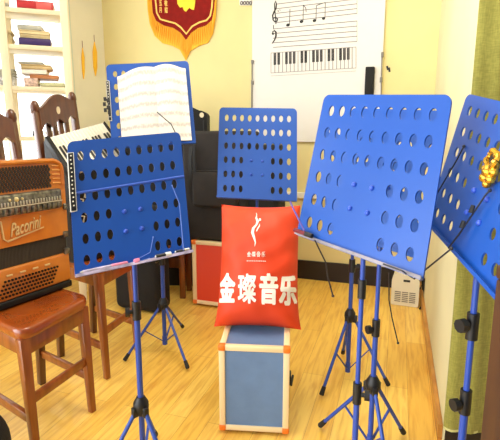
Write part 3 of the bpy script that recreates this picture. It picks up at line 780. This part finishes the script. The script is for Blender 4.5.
# ------------------------------------------------------------------ white keyed accordion on the second chair
k00, k10, k11, k01 = at(44, 139, 1.90), at(104, 122.5, 2.13), at(126, 156, 2.03), at(68, 176, 1.80)
kw = thing('piano_accordion', 'black accordion with white piano keys on the chair behind', 'accordion', (k00 + k10 + k11 + k01) / 4 * 1.0)
ku, kv = k10 - k00, k01 - k00; kn = ku.cross(kv).normalized(); kn = kn if kn.z > 0 else -kn
bot = .492
uh = V((ku.x, ku.y, 0)); vh = V((kv.x, kv.y, 0))
bm = BM()
Q = [k00, k10, k10 + kv, k00 + kv]
vt = [bm.verts.new(p - kn * .012 + V((0, 0, 0))) for p in Q]; vb_ = [bm.verts.new(V((p.x, p.y, bot))) for p in Q]
bm.faces.new(vt); bm.faces.new(vb_[::-1])
for k in range(4): bm.faces.new((vt[k], vb_[k], vb_[(k + 1) % 4], vt[(k + 1) % 4]))
obj('body', bm, 'acc_black', kw, smooth=False)
bm = BM(); NK = 17
for k in range(NK):
    bevbox(bm, k00 + ku * (.08 + .9 * k / NK) - kn * .011, ku * (.9 / NK * .9), kv, kn * .012, .002)
obj('white_keys', bm, 'ivory', kw)
bm = BM()
for k in range(NK - 1):
    if k % 7 in (2, 6): continue
    bevbox(bm, k00 + ku * (.08 + .9 * (k + .68) / NK) + kv * .30, ku * (.9 / NK * .55), kv * .70, kn * .007, .002)
obj('black_keys', bm, 'keyblack', kw)
bm = BM(); bevbox(bm, k00 - kn * .02, ku * .075, kv, kn * .035, .006); obj('keyboard_cheek', bm, 'acc_black', kw); bm = BM(); bevbox(bm, k10 - ku * .02 - kn * .02, ku * .03, kv, kn * .03, .005); obj('keyboard_cheek', bm, 'acc_black', kw)
bm = BM(); fa = k00 + kv * 1.0
for k in range(5):
    c = fa + ku * (.10 + .05 * (k % 2)) - Z * (.03 + .035 * k) - vh.normalized() * -.006
    stroke(bm, [c, c + ku * .09 - Z * .012, c + ku * .06 - Z * .04, c + ku * .13 - Z * .05], .006, vh.normalized(), .004)
obj('silver_filigree', bm, 'alu', kw)

# ------------------------------------------------------------------ flight cases
def flight_case(label, o, ex, ey, h, panel, edge=.03, group='edged carrying cases'):
    # o: front left floor corner, ex along the front, ey to the back
    root = thing('carrying_case', label, 'case', o + (ex + ey) / 2, group)
    x, y = ex.normalized(), ey.normalized(); o = o + Z * .012
    h -= .012
    bm = BM(); box(bm, o + x * .006 + y * .006 + Z * .006, ex - x * .012, ey - y * .012, Z * (h - .012)); obj('panel', bm, panel, root, smooth=False)
    e = edge
    bm = BM()
    for i in (0, 1):
        for j in (0, 1):
            c = o + (ex - x * e) * i + (ey - y * e) * j; bevbox(bm, c, x * e, y * e, Z * h, .004)
    for k in (0, 1):
        zz = Z * ((h - e * .9) * k)
        for j in (0, 1): bevbox(bm, o + x * e * .9 + (ey - y * e) * j + zz, ex - x * e * 1.8, y * e, Z * e * .9, .004)
        for i in (0, 1): bevbox(bm, o + (ex - x * e) * i + y * e * .9 + zz, x * e, ey - y * e * 1.8, Z * e * .9, .004)
    obj('edging', bm, 'trim_cream', root)
    for i in (0, 1):
        for j in (0, 1):
            for k in (0, 1):
                c = o + (ex - x * (e + .004)) * i - x * (.002 if i == 0 else -.002) + (ey - y * (e + .004)) * j - y * (.002 if j == 0 else -.002) + Z * ((h - e - .002) * k)
                bm = BM(); bevbox(bm, c - y * .0015 + Z * (.0035 if k else -.002), x * (e + .004), y * (e + .004), Z * e * 1.05, .006); obj('corner_cap', bm, 'orange', root)
    for i in (.2, .8):
        for j in (.2, .8):
            bm = BM(); p = o + ex * i + ey * j; tube(bm, [p - Z * .012, p + Z * .004], .014, 10); obj('foot', bm, 'rubber', root)
    return root, x, y, h
f0, f1_ = flo(219.5, 433), flo(288.5, 437)
ex = f1_ - f0; ey = V((-ex.y, ex.x, 0)).normalized() * .30
bh = .322
cb, cx_, cy_, _ = flight_case('blue carrying case with cream edges under the orange red cushion', f0, ex, ey, bh, 'case_blue', .021)
bm = BM(); p = f0 + ex + ey * .12 + Z * .17; bevbox(bm, p, ex.normalized() * .006, ey * .16, Z * .03, .002); tube(bm, [p + ex.normalized() * .006, p + ex.normalized() * .012 + ey * .16 + Z * .01], .004, 6); obj('latch', bm, 'black', cb)
r0 = flo(193, 305); r1 = r0 + w1 * .50
rc, _, _, rh = flight_case('red carrying case with cream edges behind the cushion, under the black bag', r0, r1 - r0, V((-w1.y, w1.x, 0)) * .30, .402, 'case_red', .026)

# ------------------------------------------------------------------ cushion
pw, ph = .30, .455
cB = f0 + ex * .50 + ey.normalized() * .145 + Z * (bh + .004)
px_ = ex.normalized(); py_ = (Z * .93 + ey.normalized() * .36).normalized(); pz_ = px_.cross(py_); pz_ = pz_ if pz_.y < 0 else -pz_
cC = cB + py_ * (ph * .5) - Z * .0
def psurf(s, t, side=1):
    fl_ = 1 + .05 * max(0, -t) ** 5 * abs(s) ** 2
    ins = fl_ - .055 * (1 - t * t) * abs(s) ** 3; ins2 = 1 - .045 * (1 - s * s) * abs(t) ** 3
    hh = .105 * max(0, (1 - s * s)) ** .55 * max(0, (1 - t * t)) ** .55
    wr = .003 * math.sin(9 * s + 5 * t) * (1 - s * s) + .002 * math.sin(17 * t - 6 * s) * (1 - t * t)
    wr += .004 * math.exp(-((s + .75) ** 2 * 30)) * math.sin(14 * t) + .004 * math.exp(-((s - .78) ** 2 * 30)) * math.sin(15 * t + 1)
    sag = -.012 * max(0, -t) ** 2
    return cC + px_ * (s * ins * pw / 2) + py_ * (t * ins2 * ph / 2) + pz_ * (side * (hh + (wr if hh > .005 else 0)))
bm = BM(); N = 36
for side in (1, -1):
    G = [[bm.verts.new(psurf(-1 + 2 * i / N, -1 + 2 * j / N, side)) for i in range(N + 1)] for j in range(N + 1)]
    for j in range(N):
        for i in range(N): bm.faces.new((G[j][i], G[j][i + 1], G[j + 1][i + 1], G[j + 1][i]))
bmesh.ops.remove_doubles(bm, verts=bm.verts, dist=.0004)
lo = min(v_.co.z for v_ in bm.verts)
dz = (bh + .002) - lo
cu_ = thing('cushion', 'orange red cushion with white Chinese lettering on the blue case', 'cushion', cB)
for v_ in bm.verts: v_.co.z += dz
cC.z += dz
obj('cushion_cover', bm, 'pillow', cu_, ang=80)
def onp(x, y, z):       # x, y in metres on the cushion face
    return psurf(max(-.99, min(.99, x / (pw / 2))), max(-.99, min(.99, y / (ph / 2))), 1) + pz_ * (.0022 + z)
def finer(bm):
    for ax in (V((1, 0, 0)), V((0, 1, 0))):
        for k in range(-40, 41):
            bmesh.ops.bisect_plane(bm, geom=list(bm.verts) + list(bm.edges) + list(bm.faces), plane_co=ax * (k * .2), plane_no=ax, dist=1e-5)
    return bm
def ptext(chs, cx, cy, w, h, bold=.0):
    bm = BM()
    for dx, dy in ((0, 0), (bold, bold), (-bold, bold), (bold, -bold), (-bold, -bold), (bold * 1.6, 0), (-bold * 1.6, 0)) if bold else ((0, 0),):
        merge(bm, text(chs, lambda x, y, z: V((x + dx, y + dy, z)), .02, 0)) 
    finer(bm)
    for v_ in bm.verts: v_.co = onp(cx + v_.co.x * w, cy + v_.co.y * h, v_.co.z * .05)
    return bm
for ch, x, bo in (('金', -.110, .036), ('璨', -.033, .02), ('音', .042, .036), ('乐', .112, .04)):
    obj('lettering', ptext(ch, x, -.100, .066, .108, bo), 'print', cu_, smooth=False)
bm = ptext('金·璨·音·乐', -.004, .026, .0135, .02, .01); obj('small_lettering', bm, 'print', cu_, smooth=False)
bm = BM()
for k in range(11): bx_ = -.036 + k * .0062; stroke(bm, [onp(bx_, .004, 0), onp(bx_ + .004, .004, 0)], .0022, pz_, .0008)
obj('tiny_caption_line', bm, 'print', cu_, smooth=False)
bm = BM()
fig = [(-.004, .066), (-.002, .078), (-.008, .094), (-.014, .108), (-.012, .122), (-.002, .134), (.002, .146), (-.004, .158), (-.003, .170)]
def fy(y): return .055 + (y - .066) * 1.2
def pstroke(pts, ws): stroke(bm, [onp(x - .006, fy(y), 0) for x, y in pts], ws, pz_, .0012)
pstroke(fig, [.001, .004, .008, .010, .009, .006, .009, .006, .001])
pstroke([(.0, .112), (.004, .122), (.009, .130), (.010, .138)], [.003, .004, .004, .001])
prism(bm, [onp(.0035 + .0042 * math.cos(a), fy(.153) + .006 * math.sin(a), .0) for a in [2 * PI * k / 14 for k in range(14)]], pz_ * .0012)
pstroke([(-.003, .17), (-.006, .178)], [.003, .001])
obj('dancer_logo', bm, 'print', cu_, smooth=False)

# ------------------------------------------------------------------ black bags and cases at the back
def soft_box(o, ex, ey, h, bev, top_round=0.0, seg=4):
    bm = BM(); bevbox(bm, o, ex, ey, Z * h, bev, seg); return bm
# backpack resting on the red case
q0 = at(184, 240, r0.y + .03); q0.z = .404
bagx = w1 * .56; bagy = V((-w1.y, w1.x, 0)) * .24
bg = thing('gig_bag', 'bulky black bag with front pocket standing on the red case', 'bag', q0 + bagx / 2 + bagy / 2)
bm = BM(); htop = at(200, 131, q0.y).z - .404
bevbox(bm, q0, bagx * .72, bagy, Z * htop, .022, 4); obj('main_body', bm, 'cloth_black2', bg)
bm = BM(); bevbox(bm, q0 + bagx * .66 + bagy * .08, bagx * .36, bagy * .8, Z * (htop - .075), .03, 4); obj('side_body', bm, 'cloth_black', bg)
bm = BM(); bevbox(bm, q0 + bagx * .13 + Z * (htop * .32) + wn * .035, bagx * .5, -wn * .05, Z * (htop * .33), .02, 4); pk_ = obj('front_pocket', bm, 'cloth_black2', bg)
bm = BM(); tube(bm, [q0 + bagx * .14 + wn * .028 + Z * htop * .645, q0 + bagx * .62 + wn * .028 + Z * htop * .655], .004, 8); obj('zip', bm, 'zip', pk_)
bm = BM()
pth = [(.12, .86), (.115, .72), (.125, .6), (.10, .5), (.11, .38), (.16, .30)]
stroke(bm, [q0 + bagx * a + Z * htop * c + wn * (.012 + .02 * math.sin(k)) for k, (a, c) in enumerate(pth)], .022, wn, .004)
stroke(bm, [q0 + bagx * (a + .05) + Z * htop * (c + .03) + wn * .03 for k, (a, c) in enumerate(pth[:3])], .014, wn, .004); obj('strap', bm, 'zip', bg)
# tall black case behind
tc0 = at(126, 250, 3.0); tc0.z = 0; tc1 = at(208.5, 200, 2.98)
tw = V((tc1.x - tc0.x, tc1.y - tc0.y, 0)); tH = at(205, 104, 2.98).z; tyv = V((-tw.y, tw.x, 0)).normalized() * .14
tcs = thing('instrument_case', 'tall black instrument case with a round white spot near its top', 'case', tc0 + tw / 2 + tyv / 2)
bm = BM(); pts = []
for k in range(9):
    a = PI / 2 * k / 8; pts.append(tc0 + tw * (1 - .09 + .09 * math.sin(a)) + Z * (tH - .04 - .035 + .035 * math.cos(a)))
pts = [tc0 + tw * .08 + Z * (tH + .02), tc0 + tw * .5 + Z * (tH + .03), tc0 + tw * .8 + Z * (tH - .012)] + pts + [tc0 + tw * .985 + Z * .02, tc0 + tw * .97, tc0 + tw * .03, tc0 + Z * .02, tc0 + Z * (tH - .04)]
prism(bm, pts, tyv); bmesh.ops.recalc_face_normals(bm, faces=bm.faces); obj('shell', bm, 'cloth_black', tcs, ang=30)
bm = BM(); c = at(201.5, 115, 2.97); cn_ = -tyv.normalized(); t_c = (c - tc0).dot(tw.normalized()); c = tc0 + tw.normalized() * t_c + Z * c.z
prism(bm, [c + tw.normalized() * (.014 * math.cos(a)) + Z * (.016 * math.sin(a)) for a in [2 * PI * k / 16 for k in range(16)]], cn_ * .004); obj('white_spot', bm, 'cream_dot', tcs, smooth=False)
bm = BM(); c2_ = c + tw.normalized() * .012; tube(bm, [c2_ - Z * .03 + cn_ * .004, c2_ - Z * .5 + cn_ * .004], .004, 8); obj('zip', bm, 'zip', tcs)
# black bag on the floor
g0_ = flo(114, 309); g1_ = flo(160, 316)
bm = BM(); gx = g1_ - g0_; gy = V((-gx.y, gx.x, 0)).normalized() * .15
fb = thing('floor_bag', 'black bag on the floor behind the back left tripod', 'bag', g0_ + gx / 2)
bevbox(bm, g0_ + Z * .002, gx, gy, Z * .62, .045, 4); obj('bag_body', bm, 'cloth_black', fb)
bm = BM(); tube(bm, [g0_ + gx * (.3 + .4 * k / 8) + gy * .5 + Z * (.618 + .05 * math.sin(PI * k / 8)) for k in range(9)], .008, 8); obj('handle', bm, 'zip', fb)
# wooden stool
sx0 = flo(183, 298); st = thing('wooden_stool', 'low brown wooden stool beside the red case', 'stool', sx0 + V((-.07, .07, 0)))
sr = .30
bx0 = V((sx0.x, sx0.y, 0)); U_ = V((-.17, .03, 0)); W_ = V((.02, .15, 0))
bm = BM(); bevbox(bm, bx0 - U_ * .1 - W_ * .1 + Z * .275, U_ * 1.2, W_ * 1.2, Z * .022, .005); obj('seat', bm, 'chair', st)
for i in (0, 1):
    for j in (0, 1):
        bm = BM(); p = bx0 + U_ * i + W_ * j; bar(bm, p, p + Z * .277, .036, .036, V((0, 1, 0))); obj('leg', bm, 'chair', st)
bm = BM(); bar(bm, bx0 + Z * .23 - W_ * .03, bx0 + U_ + Z * .23 - W_ * .03, .03, .06); obj('apron', bm, 'chair_dark', st); bm = BM()
bar(bm, bx0 + Z * .23 + W_, bx0 + U_ + Z * .23 + W_, .03, .06); obj('apron', bm, 'chair_dark', st)
# round black bag at the near left
p = V((-.785, 1.15, 0)); bm = BM(); ball(bm, V((p.x, p.y, .127)), .1, .98, 1.0, 1.25, 28)
nb = thing('round_bag', 'rounded black bag on the floor at the lower left corner', 'bag', V((p.x, p.y, 0))); obj('bag_body', bm, 'cloth_black', nb)
bm = BM(); tube(bm, [V((p.x, p.y - .05 + .1 * k / 8, .248 + .04 * math.sin(PI * k / 8))) for k in range(9)], .006, 8); obj('handle', bm, 'zip', nb)

# ------------------------------------------------------------------ heater
h0, h1 = flo(390.5, 304.5), flo(418, 308); hx = h1 - h0; hy = V((-hx.y, hx.x, 0)).normalized() * .09; hH = .205
ht = thing('fan_heater', 'small cream fan heater on the floor by the right wall', 'heater', h0 + hx / 2 + hy / 2)
hn = -hy.normalized(); bm = BM(); t = BM()
pr2 = [(0, .01), (0, hH * .75), (.06, hH * .92), (.18, hH), (.82, hH), (.94, hH * .92), (1, hH * .72), (1, .01), (.97, .0), (.03, .0)]
prism(t, [h0 + hx * a + Z * (c + .002) for a, c in pr2], hy); bmesh.ops.recalc_face_normals(t, faces=t.faces); merge(bm, t); obj('housing', bm, 'heater', ht, ang=35)
bm = BM()
for i in range(3):
    for j in range(6): box(bm, h0 + hx * (.13 + i * .265) + Z * (.026 + j * .0115), hx * .22, hn * .0015, Z * .0055)
obj('front_grille', bm, 'grille', ht, smooth=False)
bm = BM(); box(bm, h0 + hx * .42 + Z * .152, hx * .24, hn * .0015, Z * .013); obj('slot', bm, 'ink', ht, smooth=False)
bm = BM(); kx = h0 + hx * 1.06 + hy * .6; tube(bm, [kx + Z * .10 - hx * .04, kx + Z * .14 + hx * .04, kx + Z * .06 + hx * .16, kx + Z * .012 + hx * .12 - hy * .4, kx + Z * .006 - hy * .9, kx + hx * .1 + Z * .006 - hy * .2], .0045, 8)
tube(bm, [kx + Z * .17 + hx * .06, kx + Z * .10 + hx * .1], .012, 10); obj('power_cord', bm, 'black', ht)

# ------------------------------------------------------------------ brown cabinet at the right edge
cq = at(497, 264, .60); cl_ = V((cq.x, cq.y, 0)); ct = cq.z
cbn = thing('cabinet', 'brown wooden cabinet cut by the right edge of the frame', 'cabinet', cl_ + V((.14, -.14, 0)))
bm = BM(); bevbox(bm, cl_ + V((0, -.30, .05)), V((.3, 0, 0)), V((0, .30, 0)), Z * (ct - .07), .004); obj('carcass', bm, 'cabinet', cbn)
bm = BM(); bevbox(bm, cl_ + V((-.001, -.306, ct - .02)), V((.307, 0, 0)), V((0, .307, 0)), Z * .02, .004); obj('top', bm, 'cabinet', cbn)
bm = BM(); box(bm, cl_ + V((.01, -.29, 0)), V((.28, 0, 0)), V((0, .28, 0)), Z * .05); obj('plinth', bm, 'basew', cbn, smooth=False)
bm = BM(); bevbox(bm, cl_ + V((-.008, -.27, .09)), V((.01, 0, 0)), V((0, .22, 0)), Z * (ct - .15), .003); dr = obj('door', bm, 'cabinet', cbn)
bm = BM(); p = cl_ + V((-.014, -.24, ct - .2)); ball(bm, p, .009); obj('knob', bm, 'brass', dr)

# ------------------------------------------------------------------ shelf with books
sv = V((-2.9, -1, 0)).normalized(); sb = V((-sv.y, sv.x, 0)); sb = sb if sb.y > 0 else -sb
s0 = at(71, 60, 2.70); s0 = V((s0.x, s0.y, 0)); BW = .315; SD = .20
sh = thing('bookshelf', 'cream open bookshelf in front of the bright window', 'bookshelf', s0 + sv * BW + sb * SD / 2)
for k in range(3):
    for j in (0, 1):
        bm = BM(); bevbox(bm, s0 + sv * (BW * k - .0) + sb * (SD - .03) * j, sv * .042, sb * .03, Z * 1.95, .003); obj('post', bm, 'shelfm', sh)
zs = [.3, .66, .98, 1.255, 1.475, 1.665, 1.92]
for z in zs:
    bm = BM(); bevbox(bm, s0 + sv * .012 + sb * .006 + Z * z, sv * (2 * BW + .02), sb * (SD - .012), Z * .026, .003); obj('shelf_board', bm, 'shelfm', sh)
def sp(px, d=.0):      # distance along the shelf front at a photo column
    n = sb; q = onplane(px, 60, s0, n); return (q - s0).dot(sv)
def book(px0, px1, z, th, m, label, name='book', dep=.15, off=.01, yaw=0.0, spine=None, pages='paper', group='books and papers on the shelf', cat='book'):
    a, c = sp(px0), sp(px1); w_ = a - c; o = s0 + sv * c + sb * off + Z * z
    ce = o + sv * w_ / 2 + sb * dep / 2
    R_ = Matrix.Rotation(yaw, 3, 'Z'); X = R_ @ sv; Y = R_ @ sb; o = ce - X * w_ / 2 - Y * dep / 2
    root = thing(name, label, cat, ce, group)
    ct_ = min(.004, th * .2)
    bm = BM(); bevbox(bm, o, X * w_, Y * dep, Z * ct_, .001); bevbox(bm, o + Z * (th - ct_), X * w_, Y * dep, Z * ct_, .001)
    bevbox(bm, o, X * w_, Y * ct_, Z * th, .001); obj('cover', bm, m, root)
    bm = BM(); box(bm, o + Y * ct_ + X * .003 + Z * ct_, X * (w_ - .008), Y * (dep - ct_ - .004), Z * (th - 2 * ct_)); obj('pages', bm, pages, root, smooth=False)
    if spine:
        bm = BM(); bevbox(bm, o + X * w_ * .05 - Y * .0012, X * w_ * .42, Y * .002, Z * th * .9, .0006); obj('spine_label', bm, spine, root)
    return z + th
def sheets(px0, px1, z, th, m, label, dep=.15, yaw=0.0, off=.01, group='books and papers on the shelf'):
    a, c = sp(px0), sp(px1); w_ = a - c; ce = s0 + sv * (c + w_ / 2) + sb * (off + dep / 2)
    R_ = Matrix.Rotation(yaw, 3, 'Z'); X = R_ @ sv; Y = R_ @ sb; bm = BM(); k = max(2, int(th / .004))
    for q in range(k):
        jx, jy = random.uniform(-.006, .006), random.uniform(-.006, .006)
        box(bm, ce - X * (w_ / 2 + jx) - Y * (dep / 2 + jy) + Z * (z + th * q / k), X * w_, Y * dep, Z * (th / k * .96))
    tag(obj('paper_stack', bm, m, None, loc=ce + Z * z, smooth=False), label, 'papers', group); return z + th
t = zs[5] + .027
book(21, 57, t, .040, 'red', 'thick red book lying on the top visible shelf', spine='redpale')
sheets(-4, 12, t, .028, 'greyp', 'grey paper stack left of the post on the top visible shelf', dep=.116, off=.042)
t = zs[4] + .027
t2 = book(20, 52, t, .036, 'purple', 'purple book lying lowest on the middle shelf', spine=None)
bm = BM(); a_ = sp(52); q_ = s0 + sv * (a_ + .002) + sb * .007 + Z * (t + .002); 
t3 = sheets(20, 50, t2 + .001, .045, 'paper2', 'cream paper stack on top of the purple book', yaw=.08, dep=.125, off=.036)
book(20, 44, t3 + .001, .026, 'greyp', 'grey folder topmost on the cream paper stack', yaw=-.1, dep=.12, off=.036)
sheets(-6, 12, t, .075, 'paper2', 'tall cream paper stack left of the post on the middle shelf', dep=.116, off=.042)
t = zs[3] + .027
t2 = sheets(38, 62, t, .022, 'green_cover', 'pale green magazines at the right end of the lower shelf', dep=.15)
t3 = book(22, 36, t, .044, mat('pink_floral', (226, 190, 176), .6, var=.3, scale=60), 'pink floral box book left on the lower shelf', dep=.16)
t4 = t3
t4 = sheets(27, 56, t4 + .001, .022, 'brown_cover', 'orange brown magazines across the middle of the lower shelf pile', yaw=.08, dep=.13, off=.034)
t4 = book(20, 46, t4 + .001, .026, 'paper', 'white book lying above the orange brown magazines', yaw=-.05, dep=.13, off=.034)
t4 = sheets(19, 50, t4 + .001, .026, 'tan', 'tan paper stack above the white book', yaw=.06, dep=.125, off=.036)
sheets(18, 42, t4 + .001, .014, 'greyp', 'grey sheets topmost on the lower shelf pile', yaw=-.1, dep=.12, off=.038)
t2 = book(-6, 12, t, .05, mat('speckled_cover', (222, 222, 220), .6, var=.35, scale=90), 'speckled white box left of the post on the lower shelf', dep=.116, off=.042)
sheets(-6, 12, t2 + .001, .04, 'greyp', 'grey white papers on top of the speckled box', dep=.116, off=.042)
t = zs[2] + .027
book(26, 36, t, .03, 'black', 'small black book low on the shelf behind the chairs', dep=.12)
sheets(40, 59, t, .03, 'tan', 'tan papers low on the shelf behind the wavy chair back', dep=.14)

# yellow tassels on the left wall strip
for px, y0, y1, lab in ((83.2, 48, 79, 'thin pale yellow tassel hanging left on the cream wall strip'), (95, 42, 76, 'thicker yellow tassel hanging right on the cream wall strip')):
    a = onplane(px - .6, y0, BL + ln * .006, ln); c = onplane(px + .6, y1, BL + ln * .006, ln)
    r = thing('tassel', lab, 'tassel', a, 'yellow tassels on the left wall'); m_ = (a + c) / 2
    bm = BM(); k = .012 if px < 90 else .018; tube(bm, [a, a + (c - a) * .3, a + (c - a) * .75, c], [.003, k, k * .9, .003], 8); obj('fringe', bm, 'yellow', r)
    bm = BM(); tube(bm, [a + Z * .05, a], .002, 6); obj('cord', bm, 'darkred', r)

# ------------------------------------------------------------------ ceiling lamp and light
lc = V((.0, 1.45, CH))
cl = thing('ceiling_light', 'flat white panel lamp on the ceiling', 'lamp', lc)
bm = BM(); bevbox(bm, lc + V((-.62, -.42, -.05)), V((1.24, 0, 0)), V((0, .84, 0)), Z * .049, .01); obj('housing', bm, 'white', cl)
bm = BM(); box(bm, lc + V((-.58, -.38, -.056)), V((1.16, 0, 0)), V((0, .76, 0)), Z * .005); obj('diffuser', bm, 'lamp', cl, smooth=False)
la = bpy.data.lights.new('panel_glow', 'AREA'); la.shape = 'RECTANGLE'; la.size = 1.1; la.size_y = .7; la.energy = 19; la.color = (1, .95, .86)
lo_ = bpy.data.objects.new('panel_glow', la); C.objects.link(lo_); lo_.location = lc + V((0, 0, -.065))

# world: bright daylight outside the left window, dimmer elsewhere
w = bpy.data.worlds.new('world'); scene.world = w; w.use_nodes = True; nt = w.node_tree
bgd = nt.nodes['Background']; tcn = nt.nodes.new('ShaderNodeTexCoord'); sp_ = nt.nodes.new('ShaderNodeSeparateXYZ'); rm = nt.nodes.new('ShaderNodeMapRange')
rm.inputs['From Min'].default_value = -.9; rm.inputs['From Max'].default_value = -.1; rm.inputs['To Min'].default_value = 8.0; rm.inputs['To Max'].default_value = .38
nt.links.new(tcn.outputs['Generated'], sp_.inputs[0]); nt.links.new(sp_.outputs['X'], rm.inputs['Value']); nt.links.new(rm.outputs['Result'], bgd.inputs['Strength'])
cr2 = nt.nodes.new('ShaderNodeMix'); cr2.data_type = 'RGBA'; mr2 = nt.nodes.new('ShaderNodeMapRange')
mr2.inputs['From Min'].default_value = -.6; mr2.inputs['From Max'].default_value = -.1
nt.links.new(sp_.outputs['X'], mr2.inputs['Value']); nt.links.new(mr2.outputs['Result'], cr2.inputs['Factor'])
cr2.inputs['A'].default_value = (.93, .97, 1, 1); cr2.inputs['B'].default_value = (1, .97, .9, 1); nt.links.new(cr2.outputs['Result'], bgd.inputs['Color'])

vs = scene.view_settings; vs.view_transform = 'Standard'; vs.look = 'None'; vs.gamma = 1; vs.exposure = -0.18; vs.use_curve_mapping = False
